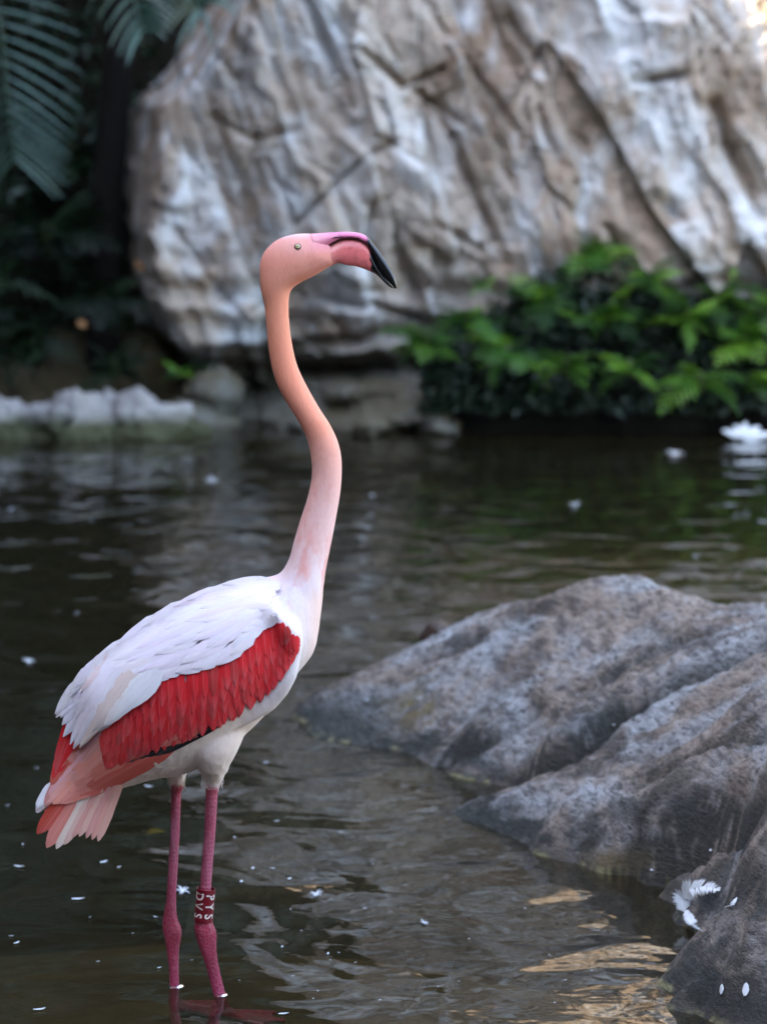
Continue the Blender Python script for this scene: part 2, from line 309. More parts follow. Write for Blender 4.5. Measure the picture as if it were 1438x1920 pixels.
    back = back + np.minimum(t, 2) * 0.06 * fbm(Zc * 5, X * 9, 6.1, 4)
    Y = YW + 0.10 * (Zc - 0.6) + 0.02 * np.clip(Zc - 2, 0, 9) ** 2 - out + back
    me = mesh('cliff', np.stack([X, Y, Zc], -1).reshape(-1, 3), grid_faces(*X.shape)); tag(obj('cliff', me, M['cliff']), kind='structure')
build_cliff()

# tall wooded slope on the left: it keeps the sun off the pond
def build_hill():
    xs = np.linspace(-16, 0.2, 90); ys = np.concatenate([np.linspace(-30, 10, 50), np.linspace(10.4, 26, 90)]); X, Y = np.meshgrid(xs, ys, indexing='ij')
    edge = -2.9 + 3.6 * sstep(14.4, 17.2, Y) + 0.5 * noise(Y * 0.5, 0.2)
    d = np.clip(edge - X, 0, None); z = 0.10 + 13.0 * (1 - np.exp(-d / 1.1)) + 0.5 * fbm(X * 0.9, Y * 0.9, 1.1, 4) * np.minimum(d, 1); z = np.where(d <= 0, -0.4, z)
    tag(obj('shading_slope', mesh('shading_slope', np.stack([X, Y, z], -1).reshape(-1, 3), grid_faces(*X.shape)[:, ::-1]), M['hill']), kind='structure')
build_hill()
def build_blocker_slope():                              # unseen slope added behind the camera to cut low front light
    xs = np.linspace(-20, 16, 70); ys = np.linspace(-24, -2.0, 50); X, Y = np.meshgrid(xs, ys, indexing='ij'); d = np.clip(-3.0 - Y + 0.6 * noise(X * .5, .7), 0, None)
    z = 0.2 + 8.0 * (1 - np.exp(-d / 1.6)) + .6 * fbm(X * .8, Y * .8, 1.9, 4) * np.minimum(d, 1); z = np.where(d <= 0, -.3, z)
    tag(obj('shading_slope', mesh('shading_slope', np.stack([X, Y, z], -1).reshape(-1, 3), grid_faces(*X.shape)[:, ::-1]), M['hill']), kind='structure')
build_blocker_slope()

# ------------------------------------------------------------------ rocks
def rock_mesh(name, rx, ry, rz, seed, rough=0.22, n=26, flat=0.0):
    th = np.linspace(0, math.pi, n); ph = np.linspace(0, 2 * math.pi, 2 * n, endpoint=False); T, Ph = np.meshgrid(th, ph, indexing='ij')
    d = np.stack([np.sin(T) * np.cos(Ph), np.sin(T) * np.sin(Ph), np.cos(T)], -1); q = d * 1.6 + seed * 3.7
    r = 1 + rough * fbm(q[..., 0], q[..., 1], q[..., 2], 4, 0.5) + 0.25 * rough * np.abs(fbm(q[..., 0] * 3, q[..., 1] * 3, q[..., 2] * 3, 3))
    v = d * r[..., None] * np.array([rx, ry, rz]); v[..., 2] = np.where(v[..., 2] > 0, v[..., 2] * (1 - flat), v[..., 2])
    return mesh(name, v.reshape(-1, 3), grid_faces(n, 2 * n, True)[:, ::-1])
def m_bank():
    s = N('bank_stone'); p = s.pos(); f = s.noise(p, 7, 5, 0.6); g = s.noise(p, 45, 4)
    c = s.ramp(f, [(0.3, (0.20, 0.18, 0.165)), (0.6, (0.34, 0.32, 0.31))]); c = s.mix(s.math('MULTIPLY', g, 0.4), c, (0.18, 0.15, 0.12))
    ge = s.n('NewGeometry'); sx = s.n('SeparateXYZ'); s.l(ge.outputs['Position'], sx.inputs[0])
    zz = s.math('ADD', sx.outputs['Z'], s.math('MULTIPLY', f, -0.08)); c = s.mix(s.ramp(zz, [(0.02, (1,) * 3), (0.085, (0,) * 3)]), c, (0.05, 0.05, 0.022))
    return s.set(c, 0.8, s.bump(g, 0.01), 0.3)
M['bank'] = m_bank()
for i, (a, w, h, dy, lab) in enumerate(((-20, .17, .165, 0, 'low pale stone at the outer end of the stone row on the far bank'), (70, .15, .13, .03, 'small pale stone beside the outermost stone of the far bank row'),
        (150, .17, .185, 0, 'tallest pale rounded stone in the row on the far bank'), (225, .16, .175, .05, 'pale stone leaning on the tallest stone of the far bank row'), (290, .14, .125, 0, 'low pale stone at the cliff end of the far bank row'))):
    q = Z(a, 826, 0); o = obj('bank_stone', rock_mesh('bank_stone', w, .22, h, i + 1, 0.55, 34), M['bank']); o.location = (q.x, q.y + .22 + dy, 0.0); o.rotation_euler[2] = i * 1.3
    tag(o, lab, 'stone', 'stones along the far bank')
q = Z(400, 800, 0); o = obj('cave_stone', rock_mesh('cave_stone', .13, .13, .12, 9, .3), M['cliff']); o.location = (q.x, q.y + .12, .14); tag(o, 'brown rounded stone jammed under the overhanging foot of the cliff', 'stone')
q = Z(355, 800, 0); o = obj('cave_stone', rock_mesh('cave_stone', .22, .16, .11, 12, .3), M['cliff']); o.location = (q.x, q.y + .1, .0); tag(o, 'flat mossy stone in the water below the cliff undercut', 'stone')
q = Z(822, 1196, 0); o = obj('pond_stone', rock_mesh('pond_stone', .045, .05, .045, 15, .3, 18), plain('dark_stone', (.05, .028, .02), .5, .4)); o.location = (q.x, q.y, 0.0); tag(o, 'small dark brown stone poking out of the water behind the boulder', 'stone')

BP = [(555,1350,0),(575,1372,0),(620,1388,0),(700,1402,0),(760,1412,0),(815,1440,0),(870,1463,0),(925,1471,0),(850,1521,0),(905,1550,0),(980,1581,0),(1040,1610,0),(1100,1626,0),(1150,1641,0),(1210,1676,0),
      (1260,1707,0),(1300,1747,0),(1230,1838,0),(1265,1870,0),(1310,1892,0),(1345,1922,0),
      (620,1335,.035),(700,1250,.085),(700,1330,.05),(800,1200,.14),(800,1330,.085),(900,1150,.20),(900,1300,.135),(900,1400,.065),(1000,1130,.24),(1000,1300,.17),(1000,1400,.095),
      (955,1466,.012),(900,1505,.03),(1000,1480,.085),(1080,1430,.13),(1060,1540,.07),(1150,1560,.08),
      (1100,1115,.28),(1100,1250,.22),(1150,1350,.185),(1230,1104,.325),(1230,1180,.295),(1230,1300,.235),(1230,1450,.165),(1230,1560,.10),(1300,1128,.325),(1360,1150,.335),(1350,1300,.28),(1350,1450,.215),(1350,1560,.15),(1300,1640,.085),
      (1370,1650,.14),(1350,1720,.065),(1312,1762,.015),(1300,1830,.055),(1370,1790,.105),(1350,1860,.045),(1438,1145,.36),(1438,1300,.325),(1438,1480,.27),(1438,1650,.20),(1438,1780,.125),(1438,1870,.055)]
def build_boulder():
    C = [Z(a, b, c) for a, b, c in BP]; pts = [(c.x, c.y, c.z) for c in C]
    for a, b, c in ((800,1200,.14),(900,1150,.20),(1000,1130,.24),(1100,1115,.28),(1230,1104,.325),(1360,1150,.335),(1438,1145,.36),(700,1250,.085)):
        q = Z(a, b, c); pts += [(q.x, q.y + .35, c - .13), (q.x + .05, q.y + .8, -.15)]
    for a, b in ((545,1352),(600,1420),(720,1440),(830,1480),(800,1530),(900,1600),(1030,1660),(1140,1690),(1230,1760),(1180,1850),(1250,1930)):
        q = Z(a, b, 0); pts.append((q.x - .03, q.y - .03, -.10))
    pts += [(2.0, 4.6, .10), (2.0, 5.4, .30), (2.0, 6.6, .38), (2.0, 7.6, .1), (2.3, 8.6, -.2), (1.4, 4.0, -.1), (2.2, 4.0, -.1), (-.5, 7.9, -.2), (-.5, 6.6, -.2), (.9, 4.3, -.12), (1.05, 4.65, .03)]
    A = np.array(pts); n = len(A); U = lambda r2: r2 * np.log(r2 + 1e-9) * 0.5
    K = U((A[:, None, 0] - A[None, :, 0]) ** 2 + (A[:, None, 1] - A[None, :, 1]) ** 2) + 2e-4 * np.eye(n); Q = np.concatenate([np.ones((n, 1)), A[:, :2]], 1)
    W = np.linalg.solve(np.block([[K, Q], [Q.T, np.zeros((3, 3))]]), np.concatenate([A[:, 2], np.zeros(3)]))
    xs = np.linspace(-.42, 2.2, 400); ys = np.linspace(4.1, 8.6, 620); X, Y = np.meshgrid(xs, ys, indexing='ij'); z = W[n] + W[n + 1] * X + W[n + 2] * Y
    for k in range(n): z += W[k] * U((X - A[k, 0]) ** 2 + (Y - A[k, 1]) ** 2)
    z = np.clip(z, -.25, .5)
    zq = lambda a, b: Z(a, b, float(np.clip(np.interp(b, [1100, 1250, 1400, 1500, 1640, 1760], [.32, .26, .15, .14, .03, .0]), 0, 1)))
    d = (Z(1438, 1222, .33) - Z(950, 1470, .0)); d = Vector((d.x, d.y)).normalized(); al = X * d.x + Y * d.y; ac = -X * d.y + Y * d.x
    wob = 0.04 * fbm(al * 2, ac * 4, 0.5, 3); up = sstep(-.06, .03, z)
    sw = (ac + 1.6 * wob) * 5.5 + .5 * fbm(al * 1.2, ac * 3, 7.7, 3); saw = sw - np.floor(sw); saw = np.where(saw < .8, saw / .8, (1 - saw) / .2)
    far_ = 1 - .75 * sstep(6.5, 7.1, Y); z += up * (far_ * 0.012 * (.5 - saw) * sstep(-.3, .3, fbm(al * 1.1, ac * 2.2, 5.1, 2)) + far_ * 0.018 * fbm(al * 1.7, (ac + wob) * 8, 2.5, 3) + 0.008 * fbm(al * 6, (ac + wob) * 16, 6.5, 3, .6) + 0.010 * fbm(X * 30, Y * 13, 1.5, 4, .8))
    dark = np.zeros_like(X)  # painted shade along cracks and risers, blended in with the algae below
    for pts_, w, dp in (([(950, 1472, 0), (1000, 1440, .09), (1062, 1398, .14), (1130, 1350, .185), (1200, 1308, .215), (1300, 1265, .27), (1438, 1222, .33)], .024, .12),
                        ([(1150, 1640, 0), (1200, 1590, .075), (1280, 1530, .14), (1350, 1500, .19), (1438, 1478, .265)], .026, .12), ([(1312, 1762, .01), (1370, 1730, .08), (1438, 1700, .16)], .02, .04),
                        ([(760, 1270, .09), (830, 1240, .14), (900, 1225, .17)], .016, .04), ([(1000, 1190, .22), (1060, 1178, .25)], .014, .03), ([(1090, 1300, .2), (1200, 1240, .26), (1290, 1215, .29)], .014, .04), ([(820, 1395, .05), (900, 1360, .11), (1000, 1310, .17)], .014, .035), ([(1180, 1480, .14), (1300, 1420, .21), (1438, 1380, .29)], .014, .045)):
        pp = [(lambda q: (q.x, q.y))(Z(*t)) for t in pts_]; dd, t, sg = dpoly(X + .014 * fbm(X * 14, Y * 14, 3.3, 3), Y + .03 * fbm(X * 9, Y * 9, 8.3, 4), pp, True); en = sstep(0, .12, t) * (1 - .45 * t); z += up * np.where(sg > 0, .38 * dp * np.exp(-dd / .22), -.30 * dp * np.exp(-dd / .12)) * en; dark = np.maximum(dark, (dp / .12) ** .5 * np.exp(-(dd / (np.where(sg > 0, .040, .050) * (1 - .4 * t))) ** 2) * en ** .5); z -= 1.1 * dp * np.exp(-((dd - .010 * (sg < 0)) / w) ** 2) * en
    for _ in range(5):                                   # weather the steepest faces back
        gx, gy = np.gradient(z, xs, ys); k = sstep(.9, 1.8, np.hypot(gx, gy)); zb_ = z.copy(); zb_[1:-1, 1:-1] = (z[1:-1, 1:-1] * 2 + z[:-2, 1:-1] + z[2:, 1:-1] + z[1:-1, :-2] + z[1:-1, 2:]) / 6; z = z * (1 - k) + zb_ * k
    V = np.stack([X, Y, z], -1).reshape(-1, 3); me = mesh('boulder', V, grid_faces(*X.shape)[:, ::-1])
    st = me.attributes.new('strata', 'FLOAT_VECTOR', 'POINT'); st.data.foreach_set('vector', np.stack([al * .62 + .25 * ac, (ac + wob) * .30, z * 1.0], -1).reshape(-1))
    px, py = topx(V); nn = fbm(V[:, 0] * 5, V[:, 1] * 5, .7, 4); zz = V[:, 2]; n2 = fbm(V[:, 0] * 30, V[:, 1] * 30, .2, 3)
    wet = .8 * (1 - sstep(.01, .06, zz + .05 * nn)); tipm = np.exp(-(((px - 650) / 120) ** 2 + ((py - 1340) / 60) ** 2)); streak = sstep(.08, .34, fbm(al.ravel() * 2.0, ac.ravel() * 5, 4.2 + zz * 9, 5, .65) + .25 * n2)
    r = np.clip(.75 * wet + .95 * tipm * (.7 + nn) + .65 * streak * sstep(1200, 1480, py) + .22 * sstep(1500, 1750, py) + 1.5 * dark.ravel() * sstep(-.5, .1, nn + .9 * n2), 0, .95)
    g = np.clip(np.exp(-(((px - 790) / 55) ** 2 + ((py - 1330) / 38) ** 2)) * sstep(-.1, .5, nn + .8 * n2) * 1.1 + np.exp(-(((px - 1150) / 60) ** 2 + ((py - 1612) / 18) ** 2)) * (.5 + 2 * nn), 0, .8)
    b = .8 * np.exp(-((zz - .003) / .0035) ** 2) * sstep(.0, .35, nn + .7 * n2)
    setcol(me, 'stain_shade', np.stack([r, g, b], -1)); tag(obj('boulder', me, M['boulder']), 'large grey brown boulder with diagonal cracks sloping into the pond', 'boulder'); return V, me
bV, bme = build_boulder()
bbvh = BVHTree.FromPolygons([tuple(v) for v in bV], [tuple(p.vertices) for p in bme.polygons])

# ------------------------------------------------------------------ ferns on the ledge, palms in the gully
def frond_mesh(name, L, W, pairs, droop, seed, lobed=True):
    r = random.Random(seed); b = MB(); n = pairs
    sp = lambda t: Vector((t * L, 0.03 * L * math.sin(3 * t + seed), L * (0.30 * t - droop * t * t)))
    v, f = tube([sp(i / 8) for i in range(9)], [0.0035 * (1 - 0.8 * i / 8) for i in range(9)], 4); b.add(v, f)
    for i in range(n):
        t = 0.10 + 0.90 * i / n; p = sp(t); tg = (sp(min(t + .05, 1)) - p).normalized()
        wl = W * (math.sin(math.pi * min(1, 0.18 + 0.85 * t)) ** 0.8) * r.uniform(.85, 1.1)
        for sd in (-1, 1):
            out = (Vector((0.45, sd, -0.20 + r.uniform(-.12, .12)))).normalized(); w = L / n * (0.27 if lobed else 0.30)
            k = 6; vv = []; ff = []
            for j in range(k + 1):
                q = j / k; c = p + out * (wl * q) + Vector((0, 0, -0.25 * wl * q * q)); hw = w * (1 - q ** 2.2) * (0.7 + 0.5 * q) + 0.0006
                if lobed and j in (1, 3, 5): hw *= 1.35
                vv += [c + tg * hw, c - tg * hw]
            ff = [(2 * j, 2 * j + 1, 2 * j + 3, 2 * j + 2) for j in range(k)]; b.add(vv, ff)
    return b.mesh(name, False)
FERN = [frond_mesh('frond', L, W, n, dr, i) for i, (L, W, n, dr) in enumerate(((.25, .10, 9, .55), (.28, .10, 10, .75), (.20, .085, 8, .5), (.24, .12, 8, .95), (.30, .085, 11, .8)))]
for m_ in FERN: m_.materials.append(M['fern'])
FERND = []
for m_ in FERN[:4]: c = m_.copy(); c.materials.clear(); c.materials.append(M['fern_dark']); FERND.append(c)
def fern(px, py, y, n, size, label, group, meshes=FERN, name='fern', tilt=-35, spread=75, seed=0):
    r = random.Random(seed * 17 + int(px)); p = P(px, py, y); e = tag(empty(name, p), label, 'fern', group)
    cr = obj('crown', rock_mesh('crown', .03 * size, .03 * size, .05 * size, seed + 3, .3, 8), M['leaf_stem'], e)
    for k in range(int(n * 1.45)):
        o = obj('frond', r.choice(meshes), None, e); az = R(-90 + r.uniform(-1, 1) * 120); el = R(r.uniform(-20, 62)); s_ = size * r.uniform(.5, 1.0)
        o.rotation_euler = (r.uniform(-.5, .5), -el, az); o.scale = (s_, s_ * r.uniform(.85, 1.1), s_)
    return e
def build_mound():
    # earth and rock shelf the ferns root in
    xs = np.linspace(.02, 3.4, 120); t = np.linspace(0, 1, 50); X, T = np.meshgrid(xs, t, indexing='ij')
    h = .62 * sstep(.02, .75, X) * (1 - .25 * sstep(1.2, 2.6, X)) + .08 * noise(X * 3, 1.1); y0 = 13.72 + .05 * noise(X * 2.5, 3.3)
    z = -.3 + (h + .3) * np.minimum(1, T / .75); Y = y0 + .36 * np.clip(T, 0, .75) ** 1.7 + np.clip(T - .75, 0, 1) * 2.4 + .06 * fbm(X * 5, z * 5, 1.1, 4)
    Y -= .10 * sstep(.0, .3, z) * (1 - sstep(.3, .6, z))
    tag(obj('bank', mesh('bank', np.stack([X, Y, z], -1).reshape(-1, 3), grid_faces(*X.shape)), plain('bank_soil', (0.010, 0.009, 0.007), 0.95, 0.1, 0.5, 6)), kind='structure')
build_mound()
FS = [(795,645,13.6,13,.85,'leftmost fern, its dark green fronds reaching out over the bare cliff foot'),(870,600,13.75,14,.85,'mid green fern between the leftmost fern and the tall clump on the cliff'),(905,535,13.9,7,.45,'small sparse fern growing in the cliff above the bank'),
      (950,660,13.55,15,.85,'bright green fern low on the bank with broad lobed fronds over the dark water'),(1020,570,13.75,15,.9,'dense fern below the tallest clump, its fronds half in shade'),(1110,478,13.88,16,.9,'tallest fern clump, lit bright green against the cliff'),
      (1060,690,13.5,13,.8,'dark fern hanging over the water edge under the big clump'),(1140,600,13.65,15,.8,'fern in the middle of the bank with yellow green tips'),(1215,530,13.8,14,.85,'fern beside the tallest clump, spreading across the cliff'),
      (1180,690,13.5,13,.8,'shaded fern over the water with drooping fronds'),(1285,600,13.65,15,.9,'wide bright fern between the tall clump and the blue green frond'),(1350,560,13.8,13,.85,'fern growing high on the bank beside a dark cliff crack'),
      (1310,715,13.45,11,.95,'fern with pale blue green fronds near the white feather'),(1400,640,13.65,14,.9,'fern spilling over the bank above the white feather'),(1450,570,13.75,12,.95,'fern at the far end of the bank, topping the clump'),(1445,720,13.5,11,.8,'low fern overhanging the white feather'),(1375,505,13.95,5,.35,'tiny fern sprouting from the dark cliff crack')]
for i, (a, b, y, n, s_, lab) in enumerate(FS): fern(a, b, y, n, s_, lab, 'ferns on the bank', seed=i)
def leaf_cloud(name, mat, n, sampler, size, seed, label, cat):
    r = np.random.default_rng(seed); b = MB()
    for k in range(n):
        p = Vector(sampler(r)); d = Vector(r.normal(size=3)); d.y -= .3; d.normalize(); a = d.cross(Vector(r.normal(size=3))).normalized(); c = d.cross(a); s_ = size * r.uniform(.5, 1.3)
        b.add([p - a * s_, p - c * s_ * .4 + d * s_ * .1, p + a * s_, p + c * s_ * .4 + d * s_ * .1], [(0, 1, 2), (0, 2, 3)])
    return tag(obj(name, b.mesh(name, False), mat), label, cat, None, 'stuff')
def samp_bank(r):
    px = r.uniform(790, 1500); top = np.interp(px, [790, 900, 1060, 1160, 1300, 1500], [650, 570, 490, 480, 560, 600]); py = r.uniform(top, 775); return P(px, py, np.interp(py, [480, 780], [13.85, 13.62]) + r.uniform(-.06, .08))
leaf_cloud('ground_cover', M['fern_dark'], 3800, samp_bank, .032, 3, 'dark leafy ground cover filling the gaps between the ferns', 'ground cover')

def palm_frond(name, pts, lens, n, seed, droop=.35, wid=.011, mat='palm'):
    r = random.Random(seed); b = MB(); pts = [Vector(p) for p in pts]; m = len(pts) - 1
    def at(t):
        k = min(int(t * m), m - 1); q = t * m - k; p0, p1, p2, p3 = pts[max(k - 1, 0)], pts[k], pts[k + 1], pts[min(k + 2, m)]
        return 0.5 * (2 * p1 + (p2 - p0) * q + (2 * p0 - 5 * p1 + 4 * p2 - p3) * q * q + (3 * p1 - p0 - 3 * p2 + p3) * q ** 3)
    v, f = tube([at(i / 14) for i in range(15)], [.012 * (1 - .75 * i / 14) for i in range(15)], 6); b.add(v, f)
    for i in range(n):
        t = (i + .5) / n; p = at(t); tg = (at(min(t + .03, 1)) - at(max(t - .03, 0))).normalized(); side = tg.cross(Vector((0, 1, 0.15))).normalized()
        L = np.interp(t, [0, .3, .7, 1], lens)
        for sd in (-1, 1):
            d0 = (side * sd + tg * (.35 + .9 * t ** 3) + Vector((0, r.uniform(-.25, .1), .10))).normalized(); l = L * r.uniform(.9, 1.08); vv = []; k = 6; c = Vector(p)
            for j in range(k + 1):
                q = j / k; d = (d0 + Vector((0, 0, -droop * 2.2 * q))).normalized(); nrm = d.cross(Vector((0, 1, 0))).normalized() * .8 + Vector((0, .5, 0)); hw = wid * (1 - q ** 2.5) * min(1, .35 + 4 * q) + .0006
                vv += [c + nrm * hw, c - nrm * hw]; c = c + d * (l / k)
            b.add(vv, [(2 * j, 2 * j + 1, 2 * j + 3, 2 * j + 2) for j in range(k)])
    return b.mesh(name, False)
yp = 12.6
pt = tag(empty('palm', P(-260, 800, yp)), 'palm with a large blue green frond arching down beside the dark gully', 'palm')
def child(name, me, mat, par):
    o = obj(name, me, mat, par); o.matrix_parent_inverse = Matrix.Translation(-par.location); return o
v, f = tube([P(-260, 830, yp), P(-255, 500, yp), P(-240, 150, yp), P(-230, -150, yp)], [.10, .09, .085, .08], 12); child('trunk', mesh('trunk', v, f), M['wood'], pt)
for k, (pp, ln, n) in enumerate((([(-230, -150), (-150, -230), (-60, -150), (0, 40), (15, 200), (28, 300)], (.28, .36, .36, .26), 34), ([(-230, -140), (-160, -210), (-60, -190), (20, -120), (50, -60)], (.3, .36, .3, .2), 20),
        ([(-230, -130), (-200, -40), (-140, 180), (-110, 420)], (.3, .4, .35, .2), 26), ([(-230, -150), (-330, -180), (-420, 0), (-450, 200)], (.3, .4, .35, .2), 22))):
    child('frond', palm_frond('frond', [P(a, b, yp - .1 - .1 * k + .08 * j) for j, (a, b) in enumerate(pp)], ln, n, k, (.13, .2, .3, .3)[k], .0065), M['palm'], pt)
yp = 13.4
pt = tag(empty('palm', P(330, 760, yp + 1.5)), 'palm rooted in the dark gully with frond tips hanging in front of the cliff corner', 'palm')
v, f = tube([P(190, 790, yp + 1.6), P(200, 400, yp + 1.55), P(230, 0, yp + 1.3), P(300, -300, yp + .9)], [.09, .08, .075, .07], 12); child('trunk', mesh('trunk', v, f), M['wood'], pt)
for k, (pp, ln, n) in enumerate((([(300, -300), (330, -340), (370, -200), (378, -20), (376, 20)], (.2, .26, .26, .22), 20), ([(300, -300), (280, -330), (240, -200), (250, -20), (270, 60)], (.2, .26, .26, .2), 20), ([(300, -300), (400, -330), (450, -200), (430, -60)], (.2, .25, .25, .2), 16))):
    child('frond', palm_frond('frond', [P(a, b, yp + .9 - .35 * j) for j, (a, b) in enumerate(pp)], ln, n, 20 + k, .45, .010), M['palm'], pt)
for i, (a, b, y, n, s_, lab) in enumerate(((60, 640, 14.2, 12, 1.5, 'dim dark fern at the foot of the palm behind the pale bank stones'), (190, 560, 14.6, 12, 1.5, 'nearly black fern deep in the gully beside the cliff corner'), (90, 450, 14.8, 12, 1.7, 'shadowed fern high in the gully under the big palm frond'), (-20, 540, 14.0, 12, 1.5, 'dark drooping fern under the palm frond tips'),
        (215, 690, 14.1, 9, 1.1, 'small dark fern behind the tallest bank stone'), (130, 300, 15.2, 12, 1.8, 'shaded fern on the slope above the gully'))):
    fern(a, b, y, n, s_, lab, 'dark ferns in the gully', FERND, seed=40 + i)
e = fern(335, 700, 13.6, 6, .40, 'tiny bright fern at the bottom corner of the cliff by the pale stones', None, FERN, seed=60); e = fern(385, 690, 13.62, 7, .42, 'tiny dark fern tucked under the cliff beside a bright one', None, FERND, seed=61)
def samp_gully(r):
    px = r.uniform(-250, 300); py = r.uniform(-300, 745); return P(px, py, np.interp(px, [-250, 300], [14.2, 15.2]) + r.uniform(0, .7))
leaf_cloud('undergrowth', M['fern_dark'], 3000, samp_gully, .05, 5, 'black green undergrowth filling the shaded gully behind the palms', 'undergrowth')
def samp_slope(r):
    y = r.uniform(4, 17); d = r.uniform(0.02, .7); return (-2.9 + 3.6 * float(sstep(14.4, 17.2, y)) - d, y, .1 + 13 * (1 - math.exp(-d / 1.1)) + r.uniform(-.15, .25))
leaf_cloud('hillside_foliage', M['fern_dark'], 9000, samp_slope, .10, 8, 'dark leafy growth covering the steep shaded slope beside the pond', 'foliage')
def dead_leaf(name, p, s_, mat, label, rot=(0, 0, 0), cat='leaf'):
    v = []; uv = []
    for i in range(9):
        t = i / 8; w = .32 * math.sin(math.pi * t ** .8) + .004
        for j in (-1, 0, 1): v.append((t - .5, j * w, .12 * abs(j) * w + .10 * math.sin(3 * t) - .03)); uv.append((t, j))
    o = obj(name, mesh(name, v, grid_faces(9, 3), True, uv), mat); o.location = p; o.scale = (s_,) * 3; o.rotation_euler = rot; return tag(o, label, cat)
dead_leaf('dry_leaf', P(155, 608, 14.0), .06, M['dry'], 'orange dry leaf caught on the dark ferns in the gully', (1.2, .3, .6)); dead_leaf('dry_leaf', P(262, 500, 14.05), .07, M['dry'], 'small orange dry leaf beside the cliff corner', (1.3, 1.0, .4))
dead_leaf('sunken_leaf', Z(295, 1561, -.02), .045, M['yellow'], 'yellow leaf under water behind the flamingo legs', (.1, .05, .5)); dead_leaf('sunken_leaf', Z(918, 1889, -.02), .035, M['dry'], 'orange leaf under water in front of the boulder', (.1, .05, 2.5))

# ------------------------------------------------------------------ the flamingo
def loft(rings, sub=6, n=28, e=2.0):
    """rings: (A, B, half width, centre y) - A and B are photo pixels at the two ends of the section"""
    A = np.array([[*P(*r[0], r[3])] for r in rings]); B = np.array([[*P(*r[1], r[3])] for r in rings]); Wd = np.array([r[2] for r in rings], float)
    def cr(a):
        k = len(a) - 1; o = []
        for i in range(k):
            p0, p1, p2, p3 = a[max(i - 1, 0)], a[i], a[i + 1], a[min(i + 2, k)]
            for q in np.arange(sub) / sub: o.append(0.5 * (2 * p1 + (p2 - p0) * q + (2 * p0 - 5 * p1 + 4 * p2 - p3) * q * q + (3 * p1 - p0 - 3 * p2 + p3) * q ** 3))
        o.append(a[-1]); return np.array(o)
    A, B, Wd = cr(A), cr(B), cr(Wd); C = (A + B) / 2; D = (A - B) / 2; ph = np.arange(n) * 2 * math.pi / n
    c = np.sign(np.cos(ph)) * np.abs(np.cos(ph)) ** (2 / e); s = np.sign(np.sin(ph)) * np.abs(np.sin(ph)) ** (2 / e)
    V = C[:, None] + D[:, None] * c[None, :, None] + np.array([0, 1, 0]) * (Wd[:, None] * s[None])[..., None]; m = len(C); v = V.reshape(-1, 3)
    f = [tuple(q) for q in grid_faces(m, n, True)] + [tuple(range(n))[::-1], tuple(range((m - 1) * n, m * n))]
    return v, f
YB = 5.0
spine = [((128,1432),(158,1492),.018),((140,1345),(228,1478),.045),((160,1268),(285,1462),.070),((215,1217),(345,1450),.090),((285,1170),(400,1425),.105),((355,1129),(452,1384),.112),((430,1098),(505,1332),.108),((487,1086),(553,1268),.094),((523,1076),(588,1222),.074),
         ((541,1050),(601,1160),.054),((551,1015),(609,1082),.042),((563,975),(619,1030),.035),((576,935),(629,978),.030),((584,897),(639,918),.0265),((584,865),(641,868),.0255),((577,828),(635,832),.025),((565,800),(620,798),.0245),((550,775),(602,770),.0235),
         ((533,748),(585,741),.0225),((519,720),(569,711),.0215),((510,690),(557,683),.0205),((504,655),(549,650),.020),((500,615),(543.5,613),.0195),((496,575),(541.5,573),.0198),((489,543),(545,546),.0225),((486.5,515),(562,531),.0255),((488.5,488),(590,517),.0275),((500,466),(612,504),.0275),((522,448),(628,495),.025),((552,439),(630,492),.0210),((580,437.5),(632,485),.0155),((600,440),(630,474),.0100)]
sv, sf = loft([(a, b, w, YB) for a, b, w in spine], 5, 32)
YN, YF = 4.985, 5.035
parts = [(sv, sf)]
parts.append(loft([((352,1330),(470,1350),.045,4.97),((355,1400),(450,1400),.045,4.965),((372,1440),(430,1438),.036,4.975),((382,1462),(418,1462),.020,YN),((385,1482),(411,1482),.0125,YN)], 5, 20))
parts.append(loft([((290,1370),(370,1370),.040,5.03),((300,1420),(362,1420),.036,5.035),((313,1452),(350,1452),.022,YF),((319,1472),(346,1474),.014,YF),((321,1482),(342,1482),.011,YF)], 5, 20))
# long legs: shin, ankle joint, shank, going on under water to the bed
parts.append(loft([((386,1470),(410,1470),.0105,YN),((382.5,1560),(405,1560),.0100,YN),((376,1640),(398.5,1640),.0095,YN),((372,1690),(397,1690),.0095,YN),((367,1722),(398,1722),.0105,YN),((363.5,1738),(403,1738),.0135,YN),((365,1752),(407,1750),.0140,YN),((371,1770),(407,1768),.0120,YN),((380,1795),(408,1792),.0098,YN),((390,1828),(414,1824),.0088,YN),((400,1866),(424,1864),.0090,YN),((408,1890),(432,1889),.0095,YN),((413,1905),(438,1905),.011,YN)], 5, 18))
parts.append(loft([((321,1466),(341,1466),.0100,YF),((319,1560),(338,1560),.0092,YF),((314.5,1640),(333.5,1640),.0090,YF),((311,1690),(331,1690),.0095,YF),((305,1722),(334,1722),.0115,YF),((304.5,1738),(341,1742),.0135,YF),((307,1755),(341,1757),.0130,YF),((312,1780),(337,1780),.0102,YF),((316.5,1820),(336,1820),.0086,YF),((318.5,1858),(337.5,1858),.0086,YF),((319,1880),(339,1880),.009,YF),((319,1897),(342,1897),.011,YF)], 5, 18))
# shoulder fold of the near and the far wing
for s_ in (-1, 1): parts.append(loft([((505,1120),(535,1150),.012,YB+s_*.070),((498,1135),(556,1165),.026,YB+s_*.076),((505,1165),(566,1190),.028,YB+s_*.078),((515,1215),(566,1225),.020,YB+s_*.075),((512,1260),(552,1280),.014,YB+s_*.080),((470,1310),(512,1333),.007,YB+s_*.076),((430,1350),(448,1368),.002,YB+s_*.070)], 5, 16))
